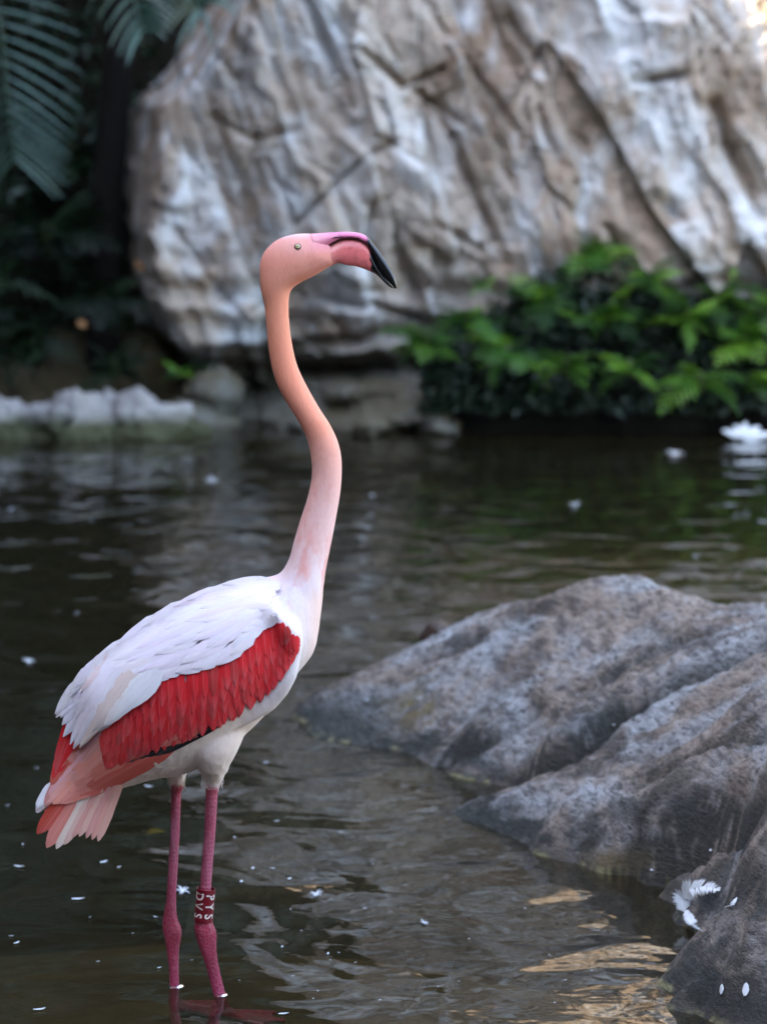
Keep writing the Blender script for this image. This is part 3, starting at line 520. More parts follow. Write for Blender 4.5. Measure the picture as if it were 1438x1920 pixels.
# webbed feet on the pond bed
def foot(x, y, zb, ang, b):
    d = lambda a, l, z=0: Vector((x + math.cos(a) * l, y + math.sin(a) * l, zb + z))
    for k, (da, l) in enumerate(((-.5, .085), (0, .10), (.5, .085))): v, f = tube([d(ang + da, 0, .012), d(ang + da, l * .5, .010), d(ang + da, l, .006)], [.009, .007, .005], 8); b.append((np.array([tuple(q) for q in v]), f))
    v = [d(ang, .0, .014), d(ang - .5, .075, .012), d(ang, .082, .012), d(ang + .5, .075, .012), d(ang, .0, .004), d(ang - .5, .075, .002), d(ang, .082, .002), d(ang + .5, .075, .002)]
    b.append((np.array([tuple(q) for q in v]), [(0,1,2,3),(7,6,5,4),(0,4,5,1),(1,5,6,2),(2,6,7,3),(3,7,4,0)]))
zb = -.046
qa, qb = P(428, 1905, YN), P(331, 1897, YF); foot(qa.x, YN, zb, R(-12), parts); foot(qb.x, YF, zb, R(-5), parts)
b = MB()
for v, f in parts: b.add(v, f)
bird = tag(empty('flamingo', (qa.x - .05, 5.01, zb)), 'pink flamingo with red wing and long curved neck standing in the pond', 'flamingo')
raw = obj('raw', b.mesh('raw', False)); md = raw.modifiers.new('r', 'REMESH'); md.mode = 'VOXEL'; md.voxel_size = .0036; md.use_smooth_shade = True
sm = raw.modifiers.new('s', 'SMOOTH'); sm.factor = .5; sm.iterations = 4
bm_ = bpy.data.meshes.new_from_object(raw.evaluated_get(bpy.context.evaluated_depsgraph_get())); bm_.name = 'body'; bpy.data.objects.remove(raw)
nv = len(bm_.vertices); V = np.zeros(nv * 3); bm_.vertices.foreach_get('co', V); V = V.reshape(-1, 3)
px, py = topx(V); bm_.polygons.foreach_set('use_smooth', [True] * len(bm_.polygons))
# plumage colours
def lin(*c): return np.array([(x / 255 / 12.92 if x / 255 <= .04045 else ((x / 255 + .055) / 1.055) ** 2.4) for x in c])
key = [(430, (.84,.40,.36)), (480, (.86,.34,.25)), (560, (.86,.32,.195)), (700, (.86,.305,.19)), (800, (.87,.33,.215)), (860, (.87,.42,.33)), (930, (.87,.50,.44)), (1010, (.87,.55,.51)), (1070, (.85,.64,.63)), (1120, (.74,.67,.71)), (1250, (.76,.69,.69)), (1400, (.80,.62,.52)), (1470, (.78,.60,.50))]
kp = [k for k, _ in key]; Cc = np.stack([np.interp(py, kp, [c[i] for _, c in key]) for i in range(3)], -1)
blend = lambda m, c: Cc * (1 - m[:, None]) + np.asarray(c) * m[:, None]
nz = fbm(V[:, 0] * 30, V[:, 1] * 30, V[:, 2] * 12, 4, .6); nz2 = fbm(V[:, 0] * 9, V[:, 1] * 9, V[:, 2] * 6, 3)
Cc = blend(.8 * sstep(.05, .45, nz) * sstep(840, 920, py) * (1 - sstep(1080, 1180, py)), (.84,.38,.32))        # streaky pink lower neck
Cc = blend(.85 * sstep(545, 605, px) * sstep(1080, 1130, py) * (1 - sstep(1250, 1300, py)), (.84,.56,.46))       # warm breast front
Cc = blend(.5 * sstep(.1, .5, nz) * sstep(1080, 1150, py) * (1 - sstep(1280, 1330, py)) * (px < 520), (.86,.60,.66))
Cc = blend(.85 * sstep(1310, 1360, py - .0 * px) * (1 - sstep(1440, 1470, py)) * sstep(-900, -880, -px), (.79,.62,.52))
head = (py < 520); Cc = blend(head * sstep(555, 600, px) * (1 - .9 * sstep(458, 480, py)), (.84,.33,.36)); Cc = blend(head * .8 * np.exp(-(((px - 555) / 26) ** 2 + ((py - 462) / 16) ** 2)), (.86,.42,.36))
Cc = blend(head * .5 * (1 - sstep(438, 452, py)) * (1 - sstep(560, 600, px)), (.88,.62,.62))  # pale crown: highlight from overhead light painted into the plumage colour
legm = (px > 292) * sstep(1468, 1480, py + 10 * nz + .10 * (360 - px)); legc = np.stack([np.interp(py, [1470, 1520, 1640, 1730, 1800, 1870], q) for q in ((.40,.38,.38,.36,.34,.36), (.025,.050,.060,.020,.026,.024), (.045,.085,.10,.045,.055,.075))], -1)
sc_ = sstep(.0, .5, np.sin(V[:, 2] * 900 + 4 * nz2) * .35 + 1.3 * nz); legc = legc * (1 - .25 * sc_[:, None]) + np.array([.60, .24, .30]) * (.22 * sc_[:, None]) * ((py < 1700)[:, None])
Cc = Cc * (1 - legm[:, None]) + legc * legm[:, None]
fluff = (1 - legm) * (.0010 * fbm(V[:, 0] * 60, V[:, 1] * 60, V[:, 2] * 30, 3)) * sstep(1050, 1120, py)
fluff += (1 - legm) * .0022 * fbm(V[:, 0] * 140, V[:, 1] * 120, V[:, 2] * 25, 2) * sstep(1400, 1450, py); fluff += legm * .0002 * np.sin(V[:, 2] * 1100) * (px - px.mean() < 1e9)
Nn = np.zeros(nv * 3); bm_.vertex_normals.foreach_get('vector', Nn); V2 = V + Nn.reshape(-1, 3) * fluff[:, None]; bm_.vertices.foreach_set('co', V2.ravel()); bm_.update()
setcol(bm_, 'Col', Cc); bm_.materials.clear(); bm_.materials.append(M['skin']); bm_.materials.append(M['leg'])
lo = np.zeros(len(bm_.polygons), np.int32); bm_.polygons.foreach_get('loop_start', lo); lv_ = np.zeros(len(bm_.loops), np.int32); bm_.loops.foreach_get('vertex_index', lv_); bm_.polygons.foreach_set('material_index', (legm[lv_[lo]] > .6).astype(np.int32)); body = child('body', bm_, None, bird)
bvh = BVHTree.FromPolygons([tuple(v) for v in V2], [tuple(p.vertices) for p in bm_.polygons])
CAMP = Vector((0, 0, CAMH))
def surf(px, py, lift=0.0, far=False):
    d = ray(px, py).normalized()
    h = bvh.ray_cast(CAMP, d)
    if h[0] is None or h[0].y < 4.7:
        q = P(px, py, YB); h = bvh.find_nearest(q); p = Vector((q.x, h[0].y, q.z)); n = Vector((0, -1, 0)); p = p * .5 + q * .5
    else: p, n = h[0], h[1]
    return p + n * lift, n

# beak: thin upper lid over a deep lower half
def cmix(px, py, stops): pass
def beak(name, rings, n=56):
    v, f = loft([(a, c, w, YB) for a, c, w in rings], 10, n); me = mesh(name, v, f); return me, np.array(v)
ub, uv_ = beak('upper_beak', [((583,438),(596,474),.0165),((600,436.8),(607,469),.0145),((620,435.5),(622,459.5),.0125),((640,434.5),(640,450.5),.0112),((660,435),(658,449),.0105),((676,437.5),(672,451),.0098),((690,445),(684,457.5),.0092),((700,457),(691,466.5),.0088),((712,473),(698.5,484),.0080),((725,493),(709,505),.0068),((736,512),(722,522),.0054),((742,527),(733,533),.0036),((743.5,541),(740,541),.0012)])
lb, lv = beak('lower_beak', [((594,474),(604,508),.0168),((606,468),(618,500.5),.0145),((622,459),(634,493.5),.0122),((640,450),(650,497),.0110),((657,448.5),(668,499.5),.0104),((672,450.5),(682,504),.0096),((684,457),(692,508),.0088),((691.5,466),(702,512.5),.0080),((699,484),(710,518.5),.0070),((709,505),(720,529),.0056),((721,521),(730,537.5),.0040),((732,533),(738,541),.0022)])
def beakcol(me, v, upper):
    x, y = topx(v); n1 = fbm(v[:, 0] * 120, v[:, 1] * 120, v[:, 2] * 120, 3); pink = np.array([.80, .20, .36]) if upper else np.array([.82, .19, .18]); blk = np.array([.007, .007, .008])
    if upper:
        ex = np.array([606,622,640,658,672,684,691]); ey = np.array([470,459.5,450.5,449,451,457.5,466.5]); edge = np.interp(x, ex, ey) - y
        m = np.maximum(sstep(683, 694, x + 3 * n1 + .25 * (y - 445)), (1 - sstep(4.0, 5.6, edge)) * sstep(606, 622, x)); c = pink * (1 - .2 * sstep(0, .5, n1))[:, None]; fb = (1 - sstep(584, 640, x))[:, None]; c = c * (1 - fb) + np.array([.84, .33, .36]) * fb
    else:
        m = sstep(692, 697, x + 4 * n1 - .05 * (y - 490)); c = pink[None] * (1 - .2 * sstep(0, .4, n1))[:, None] + np.array([.02, .12, .09])[None] * (1 - sstep(600, 650, x))[:, None]
    setcol(me, 'Col', c * (1 - m[:, None]) + blk * m[:, None])
beakcol(ub, uv_, True); beakcol(lb, lv, False)
ubo = child('upper_beak', ub, M['beak'], bird); ubo['label'] = 'magenta pink upper beak with black curved tip'; lbo = child('lower_beak', lb, M['beak'], bird); lbo['label'] = 'coral lower beak with black tip'
def sub(name, me, mat, par):                          # a part of a part, its mesh in world place
    o = obj(name, me, mat, par); o.matrix_parent_inverse = Matrix.Translation(-bird.location) if False else par.matrix_parent_inverse.copy() @ Matrix.Identity(4)
    o.matrix_parent_inverse = Matrix.Identity(4); return o
nb = BVHTree.FromPolygons([tuple(q) for q in uv_], [tuple(p.vertices) for p in ub.polygons])
pts = []
for a, c in ((622, 447.5), (628, 445.5), (636, 444.5), (644, 444)):
    h = nb.ray_cast(CAMP, ray(a, c).normalized()); pts.append(h[0] if h[0] else P(a, c, YB - .011))
v, f = tube(pts, [.0003, .0011, .0011, .0003], 8); sub('nostril', mesh('nostril', v, f), M['black'], ubo)
for sgn, nm in ((-1, 'eye'), (1, 'eye')):
    p, n = surf(558.5, 462.5); p = Vector((p.x, p.y if sgn < 0 else 2 * YB - p.y, p.z)); n = Vector((n.x, n.y * -sgn if sgn > 0 else n.y, n.z)); q = n.to_track_quat('Z', 'Y').to_matrix().to_4x4()
    def disc(name, r, h, mat, par, off, k=24):
        v = [(0, 0, h)] + [(r * t * math.cos(2 * math.pi * j / k), r * t * math.sin(2 * math.pi * j / k), h * (1 - t * t)) for t in (.5, 1.0) for j in range(k)]
        ff = [(0, 1 + j, 1 + (j + 1) % k) for j in range(k)] + [(1 + j, 1 + k + j, 1 + k + (j + 1) % k, 1 + (j + 1) % k) for j in range(k)]
        me = mesh(name, v, ff); me.transform(Matrix.Translation(p + n * off) @ q); return child(name, me, mat, bird) if par is None else sub(name, me, mat, par)
    e_ = disc('eye', .0066, .0022, M['eyeskin'], None, -.0002); disc('iris_rim', .0052, .0022, M['black'], e_, .0006); disc('iris', .0046, .0022, M['iris'], e_, .0009); disc('pupil', .0014, .0006, M['black'], e_, .0029)

# feathers
def feather_mesh(name, kind, seed, nu=7):
    r = random.Random(seed); v = []; uv = []
    for i in range(nu + 1):
        t = i / nu
        if kind == 'covert': w = (min(1, .45 + 1.6 * t)) * (1 - t ** 5) ** .6
        elif kind == 'plume': w = (min(1, .35 + 2.0 * t)) * (1 - t ** 3.2) ** .8
        else: w = (min(1, .5 + 2.5 * t)) * (1 - t ** 9) ** .5
        w = max(w, .03) * .5
        for j in (-1, -.5, 0, .5, 1):
            wob = 1 + (r.uniform(-.07, .07) if abs(j) == 1 else 0); v.append((t + (r.uniform(-.015, .015) if i == nu else 0) - .04 * abs(j) * (i == nu), j * w * wob, -.05 * (2 * j * w) ** 2 + .05 * t - .10 * t * t + (.004 if j == 0 else 0))); uv.append((t, .5 + j * .5))
    return mesh(name, v, grid_faces(nu + 1, 5), True, uv)
FM = {k: [feather_mesh('feather', k, s_) for s_ in range(4)] for k in ('covert', 'plume', 'flight')}
for l_ in FM.values():
    for m_ in l_: m_.materials.append(M['feather'])
GX, GY = np.arange(40, 672, 6.0), np.arange(1040, 1622, 6.0)
def _depth():
    D = np.full((len(GX), len(GY)), np.nan)
    for i, a in enumerate(GX):
        for j, c in enumerate(GY):
            if c > 1505 or (c > 1450 and a > 285): continue
            h = bvh.ray_cast(CAMP, ray(a, c).normalized())
            if h[0] is not None and 4.7 < h[0].y < 5.1: D[i, j] = h[0].y
    F0 = np.where(np.isnan(D), YB - .012, D); S = F0.copy()
    for _ in range(22):
        S = .25 * (np.roll(S, 1, 0) + np.roll(S, -1, 0) + np.roll(S, 1, 1) + np.roll(S, -1, 1))
    return np.where(np.isnan(D), S, np.minimum(D, S + .004))
DM = _depth()
def skin_y(a, c):
    x = np.clip((a - GX[0]) / 6, 0, len(GX) - 1.001); y = np.clip((c - GY[0]) / 6, 0, len(GY) - 1.001); i, j = int(x), int(y); p, q = x - i, y - j
    return (DM[i, j] * (1 - p) + DM[i + 1, j] * p) * (1 - q) + (DM[i, j + 1] * (1 - p) + DM[i + 1, j + 1] * p) * q
PROF = dict(covert=lambda t: min(1, .5 + 1.3 * t) * (1 - t ** 3) ** .75, plume=lambda t: min(1, .35 + 2.0 * t) * (1 - t ** 3.0) ** .8, flight=lambda t: min(1, .5 + 2.2 * t) * (1 - t ** 7) ** .6)
def feather(name, kind, a, b_, w, color, par, la=.002, lb=.006, mirror=True, bow=0.0):
    a = np.array(a, float); b_ = np.array(b_, float); d = b_ - a; L = np.hypot(*d); d = d / L; nn = np.array([-d[1], d[0]]); nu = 8; v = []; uv = []
    for i in range(nu + 1):
        t = 1 - (1 - i / nu) ** 1.7; c = a + d * L * t + nn * bow * 4 * t * (1 - t); hw = max(PROF[kind](t), .05) * w * .5
        for j in (-1, -.5, 0, .5, 1):
            q = c + nn * (j * hw * (1 + (random.uniform(-.05, .05) if abs(j) == 1 else 0))) - d * (abs(j) ** 2 * hw * .35); li = la + (lb - la) * t - .0009 * j * j + (.0004 if j == 0 else 0)
            v.append(P(q[0], q[1], skin_y(*q) - li) - bird.location); uv.append((t, .5 + j * .5))
    o = obj(name, mesh(name, v, grid_faces(nu + 1, 5), True, uv), M['feather'], par[0]); o.color = (*color, 1)
    if mirror:
        yy = 2 * (YB - bird.location.y); o2 = obj(name, mesh(name, [(q.x - .004, yy - q.y, q.z - .016) for q in v], grid_faces(nu + 1, 5)[:, ::-1], True, uv), M['feather'], par[1]); o2.color = (*color, 1)
    return o
wings = [child('wing', None, None, bird), None] if False else [empty('wing'), empty('wing')]
for w_ in wings: w_.parent = bird
tails = [empty('tail')] * 2; tails[0].parent = bird
mantle = [empty('mantle')] * 2; mantle[0].parent = bird
def jit(c, a=.06): return tuple(max(0, x * (1 + random.uniform(-a, a))) for x in c)
RED, DRED, SAL, PALE, WHT, BEI, BLK = (.74,.024,.030), (.64,.018,.020), (.70,.13,.09), (.76,.36,.28), (.83,.75,.77), (.78,.62,.56), (.008,.008,.009)
# flight feathers first: black primaries peeping out below, then salmon secondaries and the tail fan
for a, b_, w in (((420,1352),(304,1414),15),((400,1362),(290,1417),15),((365,1377),(262,1424),15),((345,1387),(242,1430),14)): feather('primary_feather', 'flight', a, b_, w, BLK, wings, .0022, .0026)
for a, b_, w, c in (((236,1430),(184,1578),21,PALE),((229,1436),(173,1575),20,PALE),((220,1440),(162,1572),20,PALE),((210,1447),(149,1569),21,(.78,.44,.36)),((198,1452),(135,1571),24,PALE),((186,1458),(121,1584),26,(.80,.50,.42)),((172,1468),(106,1592),24,(.80,.6,.53)),((165,1460),(88,1590),32,(.70,.24,.17)),((140,1470),(70,1564),28,(.58,.07,.045)),((155,1455),(78,1562),24,(.62,.10,.07))):
    feather('tail_feather', 'flight', a, b_, w, jit(c), tails, .0, .0, False)
for a, b_, w, c in (((98,1470),(69,1515),18,WHT),((150,1300),(104,1450),26,DRED),((155,1330),(100,1462),28,RED),((150,1385),(96,1472),28,SAL),((165,1390),(84,1512),30,(.72,.27,.22)),
        ((330,1390),(150,1492),44,(.70,.13,.09)),((300,1385),(125,1500),46,(.82,.22,.15)),((270,1380),(112,1507),46,(.84,.27,.19)),((235,1375),(100,1508),44,(.86,.32,.23)),((205,1370),(88,1506),36,(.84,.34,.27)),((190,1375),(92,1490),24,(.84,.38,.36))):
    feather('secondary_feather', 'flight', a, b_, w, jit(c), wings, .0014, .0050)
feather('secondary_feather', 'covert', (395,1350), (300,1400), 34, SAL, wings, .002, .0052)
U_ = np.array([(552,1196),(522,1170),(492,1180),(464,1212),(430,1236),(385,1250),(340,1256),(300,1262),(265,1278),(242,1298),(224,1340),(192,1372)], float)
L_ = np.array([(556,1216),(548,1245),(530,1276),(503,1304),(468,1331),(430,1352),(393,1368),(352,1384),(318,1397),(278,1408),(240,1428),(205,1440)], float)
def edgept(E, s): k = s * (len(E) - 1); i = min(int(k), len(E) - 2); return E[i] + (E[i + 1] - E[i]) * (k - i)
for row, (t0, n, ln, w) in enumerate(((.66, 24, .5, 30), (.46, 24, .5, 29), (.28, 24, .5, 28), (.10, 24, .5, 27), (-.10, 24, .5, 26))):
    for k in range(n):
        s_ = min(1, max(0, (k + .5 * (row % 2) + random.uniform(-.2, .2)) / n)); a = edgept(U_, s_); c = edgept(L_, s_); d = c - a; Lp = np.hypot(*d)
        st = a + d * (t0 + random.uniform(-.03, .03)); lean = np.array([-.18 - .5 * s_, 1.0]); lean /= np.hypot(*lean); dirn = .55 * d / Lp + .45 * lean; dirn /= np.hypot(*dirn)
        ln_px = max(34, min(74, Lp * ln * 1.3)); e_ = st + dirn * ln_px; lim = c + (c - a) / Lp * 4
        if (e_ - c) @ d > 4 * Lp: e_ = e_ - dirn * ((e_ - c) @ d / Lp - 4)
        if np.hypot(*(e_ - st)) < 14: continue
        col = RED if random.random() > .08 else (.56, .04, .04); col = tuple(np.array(col) * (1 - .3 * max(0, s_ - .75)) + np.array(SAL) * max(0, s_ - .75) * 1.2 + np.array((.10, .05, .04)) * (t0 > .7))
        feather('covert_feather', 'covert', tuple(st), tuple(e_), w, jit(col, .03), wings, .0030 + .0005 * row, .0046 + .0005 * row, row % 2 == 0)
# white mantle and scapulars over the back
TOP = np.array([(545,1100),(505,1092),(440,1104),(372,1130),(305,1166),(238,1206),(186,1246),(158,1280)], float)
BOT = np.array([(548,1165),(505,1150),(470,1190),(425,1222),(360,1244),(300,1252),(245,1280),(205,1330)], float)
for row, (t, n, ln, w) in enumerate(((1.0, 15, 62, 36), (.72, 14, 92, 36), (.45, 14, 110, 36), (.20, 14, 110, 36), (-.02, 14, 100, 34))):
    for k in range(n):
        s_ = .05 + .95 * (k + random.uniform(.1, .9)) / n; a = edgept(TOP, s_); c = edgept(BOT, s_); st = a + (c - a) * (t + random.uniform(-.06, .06)); g = edgept(TOP, min(1, s_ + .15)) - edgept(TOP, max(0, s_ - .1)); g2 = edgept(BOT, min(1, s_ + .15)) - edgept(BOT, max(0, s_ - .1))
        g = g / np.hypot(*g) * (1 - t) + g2 / np.hypot(*g2) * t; g = g / np.hypot(*g) + np.array([0, .12 * t]); e_ = st + g * ln * random.uniform(.85, 1.15) * (1 if s_ < .8 else .8)
        c_ = WHT if random.random() > .25 else (.86, .74, .79); feather('mantle_feather', 'plume', tuple(st), tuple(e_), w * random.uniform(.85, 1.1), jit(c_, .03), mantle, .0085 + .0008 * row, .0098 + .0008 * row, row in (0, 2, 4))
for a, b_, w, c in (((250,1262),(172,1372),50,BEI),((262,1275),(196,1362),48,(.84,.74,.72)),((300,1258),(225,1338),46,WHT),((285,1262),(212,1350),44,(.84,.78,.78)),((235,1265),(150,1402),40,(.80,.62,.55)),((225,1255),(138,1404),40,WHT),((210,1250),(132,1396),36,WHT),((205,1235),(140,1350),30,WHT),((200,1222),(150,1300),24,(.84,.62,.62)),((205,1218),(148,1288),22,WHT),((170,1250),(133,1306),16,WHT),((185,1235),(140,1290),22,WHT)):
    feather('scapular_feather', 'plume', a, b_, w, jit(c, .03), mantle, .014, .017)

def fringe():
    r = random.Random(5); b = MB()
    def strand(px_, py_, dx, dy, l, w=.0007, lift=.0):
        a = P(px_, py_, skin_y(px_, py_) if py_ < 1440 else lift); q = P(px_ + dx * l, py_ + dy * l, a.y); m = a.lerp(q, .55) + Vector((r.uniform(-.002, .002), 0, .001)); h = Vector((dy, 0, dx)).normalized() * w
        b.add([v - bird.location for v in (a - h, a + h, m + h * .7, m - h * .7, q)], [(0, 1, 2, 3), (3, 2, 4)])
    for cx, hw, y, py0 in ((398, 20, YN, 1466), (332, 17, YF, 1462)):
        for k in range(110):
            t = r.uniform(-1, 1); yy = y + r.choice((-1, 1, -1)) * .013 * math.sqrt(1 - t * t); strand(cx + t * hw * .95, py0 + r.uniform(-18, 2), .12 * t + r.uniform(-.15, .15), 1, r.uniform(10, 22), .0008, yy)
    for k in range(70): strand(r.uniform(225, 345), 1412 + r.uniform(-2, 6), -.8 + r.uniform(-.3, .2), -.45 + r.uniform(-.2, .2), r.uniform(10, 26), .0006)
    for k in range(60): strand(r.uniform(505, 560), 1185 + r.uniform(-6, 8), -.1 + r.uniform(-.3, .3), 1, r.uniform(8, 18), .0008)
    o = obj('down_fringe', b.mesh('down_fringe', False), plain('down_cream', (.80, .68, .60), .8, .2, .1), body); o['kind'] = 'stuff'; o.matrix_parent_inverse = body.matrix_world.inverted() if False else Matrix.Translation(bird.location)
fringe()
# numbered leg band
def band():
    c0, c1 = P(387, 1666, YN), P(381.5, 1726, YN); ax = (c1 - c0); H_ = ax.length; ax.normalize(); r = .0158; X = Vector((1, 0, 0)); X = (X - ax * X.dot(ax)).normalized(); Yv = ax.cross(X)
    if Yv.y > 0: Yv = -Yv                                   # towards the camera
    k = 40; v = []; prof = [(r - .0012, .0), (r, .0), (r, H_), (r - .0012, H_)]
    for j in range(k):
        a = 2 * math.pi * j / k; d = X * math.sin(a) + Yv * math.cos(a); v += [c0 + ax * h + d * q for q, h in prof]
    f = [(4 * j + m, 4 * ((j + 1) % k) + m, 4 * ((j + 1) % k) + (m + 1) % 4, 4 * j + (m + 1) % 4) for j in range(k) for m in range(4)]
    bo = child('leg_band', mesh('leg_band', v, f, False), M['band'], bird); bo['label'] = 'dark red plastic ring with cream letters PYS and DVS'
    for word, a0 in (('PYS', .60), ('DVS', -.72)):
        for i, ch in enumerate(word):
            cu = bpy.data.curves.new('letter', 'FONT'); cu.body = ch; cu.size = .0205; cu.align_x = 'CENTER'; cu.align_y = 'CENTER'; cu.offset = .00035; cu.resolution_u = 3; to = bpy.data.objects.new('t', cu); COL.objects.link(to); bpy.context.view_layer.update()
            me = bpy.data.meshes.new_from_object(to.evaluated_get(bpy.context.evaluated_depsgraph_get())); bpy.data.objects.remove(to)
            import bmesh
            bb = bmesh.new(); bb.from_mesh(me); bmesh.ops.triangulate(bb, faces=bb.faces); bmesh.ops.subdivide_edges(bb, edges=bb.edges, cuts=4); bb.to_mesh(me); bb.free()
            co = np.zeros(len(me.vertices) * 3); me.vertices.foreach_get('co', co); co = co.reshape(-1, 3); h0 = H_ * (.20 + .30 * i); out = []
            for x, y, _ in co:
                a = a0 + y * 1.12 / r; d = X * math.sin(a) + Yv * math.cos(a); out.append(c0 + ax * (h0 + x * .95) + d * (r + .0007))
            me.vertices.foreach_set('co', np.array([tuple(q) for q in out]).ravel()); me.update(); me.materials.clear(); sub('letter', me, M['print'], bo)
band()

# ------------------------------------------------------------------ water collars round the legs, feathers on the pond
def ring(c, r):
    v = []; k = 28; prof = [(r - .001, .0022), (r + .0006, .0012), (r + .0018, .0006), (r + .0035, .0003), (r + .005, -.0005)]
    for j in range(k):
        a = 2 * math.pi * j / k; v += [(c.x + q * math.cos(a), c.y + q * math.sin(a), h) for q, h in prof]
    return mesh('water_collar', v, [(5 * j + m, 5 * ((j + 1) % k) + m, 5 * ((j + 1) % k) + m + 1, 5 * j + m + 1) for j in range(k) for m in range(4)])
wat = bpy.data.objects['water']
for a, c, y in ((412, 1865, YN), (328, 1857, YF)):
    q = Z(a, c, 0); q.y = y; obj('water_collar', ring(q, .0095), M['water'], wat)
def fluff_mesh(n, seed, flat=.5):
    r = random.Random(seed); b = MB()
    for k in range(n):
        az = r.uniform(0, 2 * math.pi); el = r.uniform(0, 1) ** 1.5 * flat; l = r.uniform(.4, 1); d = Vector((math.cos(az) * math.cos(el), math.sin(az) * math.cos(el), math.sin(el))); p = Vector((0, 0, .05)); w = Vector((-d.y, d.x, 0)) * .045; m = p + d * l * .55 + Vector((0, 0, .08)); e = p + d * l + Vector((0, 0, -.04))
        b.add([p - w, p + w, m + w, m - w, e], [(0, 1, 2, 3), (3, 2, 4)])
    v = [(.28 * math.cos(a), .22 * math.sin(a), .03) for a in np.arange(8) * math.pi / 4] + [(0, 0, .22)]; b.add(v, [(j, (j + 1) % 8, 8) for j in range(8)])
    return b.mesh('down', False)
FL = [fluff_mesh(34, s_) for s_ in range(4)]
for m_ in FL: m_.materials.append(M['white'])
def fluff(px, py, size, label, group, sy=1.0):
    o = obj('down_fluff', random.choice(FL), None); o.location = Z(px, py, .0015); s_ = size * o.location.y / F * .72; o.scale = (s_, s_ * sy * 2.2, s_ * .8); o.rotation_euler[2] = random.uniform(-.4, .4); return tag(o, label, 'feather', group)
for px_, py_, s_, lab in ((343,1672,26,'downy white tuft floating just behind the flamingo legs'),(593,1677,22,'fluffy white down feather floating on open water level with the red leg band'),(795,1730,15,'small white down tuft floating between the flamingo and the boulder'),
        (397,902,26,'white down tuft floating far back beside the flamingo neck'),(1078,947,20,'white down tuft floating on the green fern reflection'),(1265,853,28,'white feather tuft floating close under the ferns of the far bank'),(55,1241,20,'white down tuft floating behind the flamingo tail'),
        (962,1463,18,'white down tuft stuck where the boulder crack meets the water')): fluff(px_, py_, s_, lab, 'down floating on the pond')
random.seed(11)
def curl_mesh(seed):
    r = random.Random(seed); v = []; n = 8
    for i in range(n + 1):
        t = i / n; w = .16 * math.sin(math.pi * min(1, .12 + .9 * t)) ** .8
        for j in (-1, 0, 1): v.append((t - .5, .16 * math.sin(2.6 * t + seed) + j * w, .16 * (t - .4) ** 2 * 2 + .05 * abs(j) + .01))
    return mesh('small_feather', v, grid_faces(n + 1, 3))
CU = [curl_mesh(s_) for s_ in range(3)]
for m_ in CU: m_.materials.append(M['white'])
def curl(px, py, size, rot, label, group=None, z=.002, p=None, cat='feather'):
    o = obj('small_feather', random.choice(CU)); o.location = p or Z(px, py, z); s_ = size * o.location.y / F; o.scale = (s_, s_ * 1.4, s_); o.rotation_euler = (0, 0, rot); return tag(o, label, cat, group)
for px_, py_, s_, r_, lab in ((148,1687,24,.4,'small white curled feather floating below the flamingo tail tips'),(37,1625,20,.1,'flat white feather floating beyond the tail'),(197,1617,18,1.2,'upright white feather speck floating under the flamingo tail fan'),(533,1902,20,.5,'tiny forked white feather over the sunken foot'),(280,1475,17,0,'white feather floating between flamingo tail and legs'),(75,1893,22,.8,'ring shaped white curled feather floating in the foreground water'),(545,1648,12,.9,'thin white feather floating above the fluffy down')):
    curl(px_, py_, s_, r_, lab)
SP = [(22,1755,9),(32,1768,14),(293,1719,9),(455,1653,12),(512,1628,10),(545,1705,6),(684,1703,8),(529,1775,10),(615,1788,10),(636,1786,6),(185,1803,8),(300,1815,10),(476,1628,12),(498,1430,12),(440,1570,9),(520,1540,10),(20,955,14),(172,975,8),(145,1150,10),(1303,1043,14),(700,930,14),(690,990,12),(560,1300,8),(45,1583,8),(225,1626,10),(335,1590,7),
      (620,1800,5),(667,1805,6),(712,1875,7),(822,1850,5),(597,1858,6),(588,1872,6),(566,1745,5),(550,1830,6),(450,1838,5),(360,1800,5),(250,1750,5),(170,1720,6),(120,1560,7),(15,1510,8),(70,1440,8),(880,1760,6),(985,1703,6),(1030,1790,5),(760,1660,6),(700,1620,6),(640,1560,7),(860,1840,5),(1110,1820,6),(1040,1880,6),(1060,1838,7)]
for px_, py_, s_ in SP: curl(px_, py_, s_, random.uniform(0, 3), 'tiny white feather speck drifting on the dark pond water', 'white specks on the pond')
def onrock(px, py):
    h = bbvh.ray_cast(CAMP, ray(px, py).normalized()); return (h[0], h[1]) if h[0] else (Z(px, py, 0), Vector((0, 0, 1)))
def feather_on(a, b_, w, label, kind='plume', name='shed_feather', lift=.004, bend=0):
    pa, na = onrock(*a); pb, nb_ = onrock(*b_); pa = pa + na * lift; pb = pb + nb_ * lift; x = pb - pa; L = x.length; x.normalize(); n = (na + nb_).normalized(); n = (n - x * n.dot(x)).normalized(); y = n.cross(x); o = obj(name, FM[kind][0].copy(), None); o.data.materials.clear(); o.data.materials.append(M['white'])
    m = Matrix((x * L, y * (w * pa.y / F), n * L)).transposed().to_4x4(); m.translation = pa; o.matrix_world = m; return tag(o, label, 'feather')
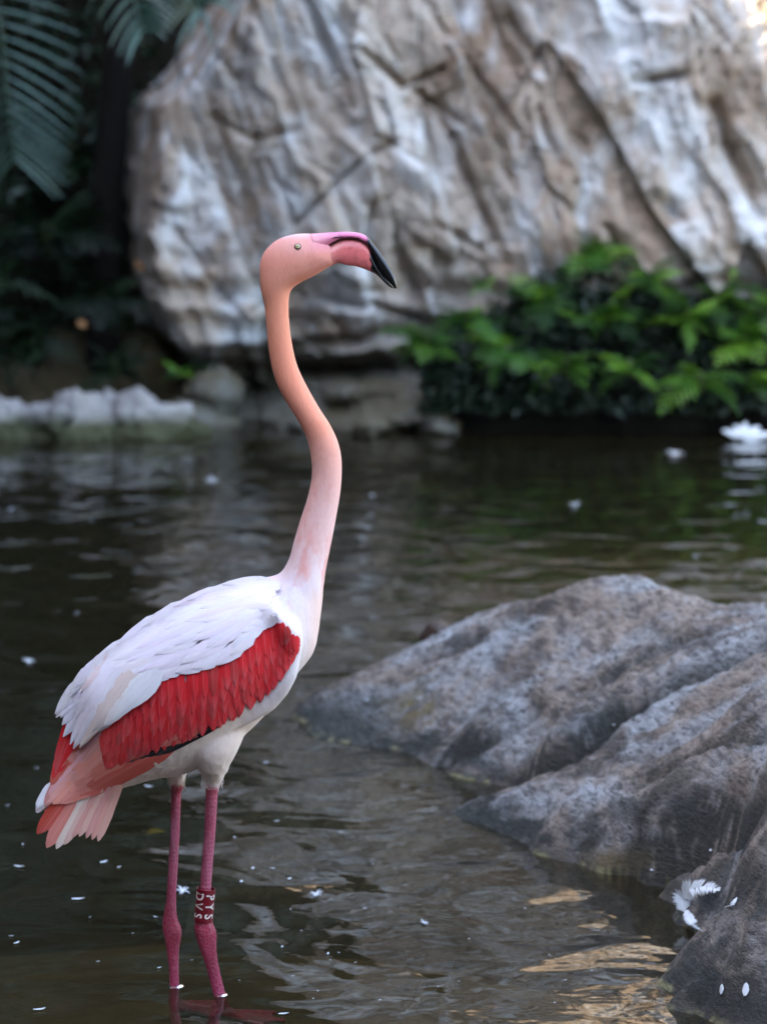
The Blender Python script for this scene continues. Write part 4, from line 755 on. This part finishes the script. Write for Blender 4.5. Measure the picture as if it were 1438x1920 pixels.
def fluffy(pts, wid, label, up=.02):
    r = random.Random(len(pts)); c = []
    for i, (a, b_) in enumerate(pts):
        p, n = onrock(a, b_); c.append(p + n * (.004 + up * math.sin(math.pi * i / (len(pts) - 1))) + Vector((0, -.003, 0)))
    b = MB(); m = len(c) - 1; o_ = c[0].copy()
    def at(t): k = min(int(t * m), m - 1); return c[k].lerp(c[k + 1], t * m - k)
    v, f = tube([at(i / 10) - o_ for i in range(11)], [.0012 * (1 - .8 * i / 10) for i in range(11)], 6); b.add(v, f)
    for k in range(170):
        t = r.uniform(0.02, 1); p = at(t) - o_; tg = (at(min(1, t + .05)) - at(max(0, t - .05))).normalized(); sd = r.choice((-1, 1)); pr = tg.cross(Vector((0, -.8, .6))).normalized() * sd
        w = wid * math.sin(math.pi * min(1, .15 + .8 * t)) ** .7 * r.uniform(.7, 1.1); d = (pr + tg * .7 + Vector((r.uniform(-.2, .2), r.uniform(-.3, .1), r.uniform(-.1, .25)))).normalized(); h = tg * .0022; mid = p + d * w * .6; e = p + d * w + Vector((0, 0, -.12 * w))
        b.add([p - h, p + h, mid + h * .8, mid - h * .8, e], [(0, 1, 2, 3), (3, 2, 4)])
    o = obj('shed_feather', b.mesh('shed_feather', False), M['white']); o.location = o_; return tag(o, label, 'feather')
fluffy([(1285,1712), (1292,1692), (1310,1676), (1332,1668), (1352,1668)], .026, 'large curled white feather arching over the boulder notch'); fluffy([(1318,1748), (1306,1738), (1296,1722), (1290,1708)], .013, 'narrow white feather wedged in the boulder notch at the waterline', .004); fluffy([(1362,1702), (1374,1702), (1382,1694), (1384,1684)], .004, 'thin white feather curl on the boulder beside the large one', .004)
feather_on((1355,1865), (1355,1845), 14, 'small white feather on the lowest boulder lobe by the water'); feather_on((1398,1868), (1400,1842), 16, 'white feather pair mate lying deeper in the lowest boulder fold')
for a, b_ in ((1085,1305),(1230,1325),(1150,1360),(1110,1425),(690,1315),(1335,1595),(1225,1632),(1380,1408)):
    p, n = onrock(a, b_); curl(a, b_, 12, random.uniform(0, 3), 'tiny white feather speck stuck on the boulder', 'specks on the boulder', p=p + n * .003)
# white feathers on the far bank
q = Z(1395, 828, 0); pile = empty('feather_clump', q + Vector((0, .05, .01))); tag(pile, 'clump of large white feathers on the far bank under the ferns', 'feathers')
for k, (a, l, w) in enumerate(((.15, .13, .04), (2.8, .10, .03), (.5, .09, .035), (2.3, .06, .03), (-.1, .12, .025), (1.3, .05, .03))):
    me = FM['plume'][k % 4].copy(); me.materials.clear(); me.materials.append(M['white']); o = obj('feather', me, None, pile); o.scale = (l, w, l); o.rotation_euler = (R(70), -.1 - .2 * abs(math.sin(a)), 0); o.rotation_euler = (R(75), 0, 0); o.rotation_euler = (Matrix.Rotation(R(70), 3, 'X') @ Matrix.Rotation(a, 3, 'Z')).to_euler(); o.location = (0, 0, .005 * k)
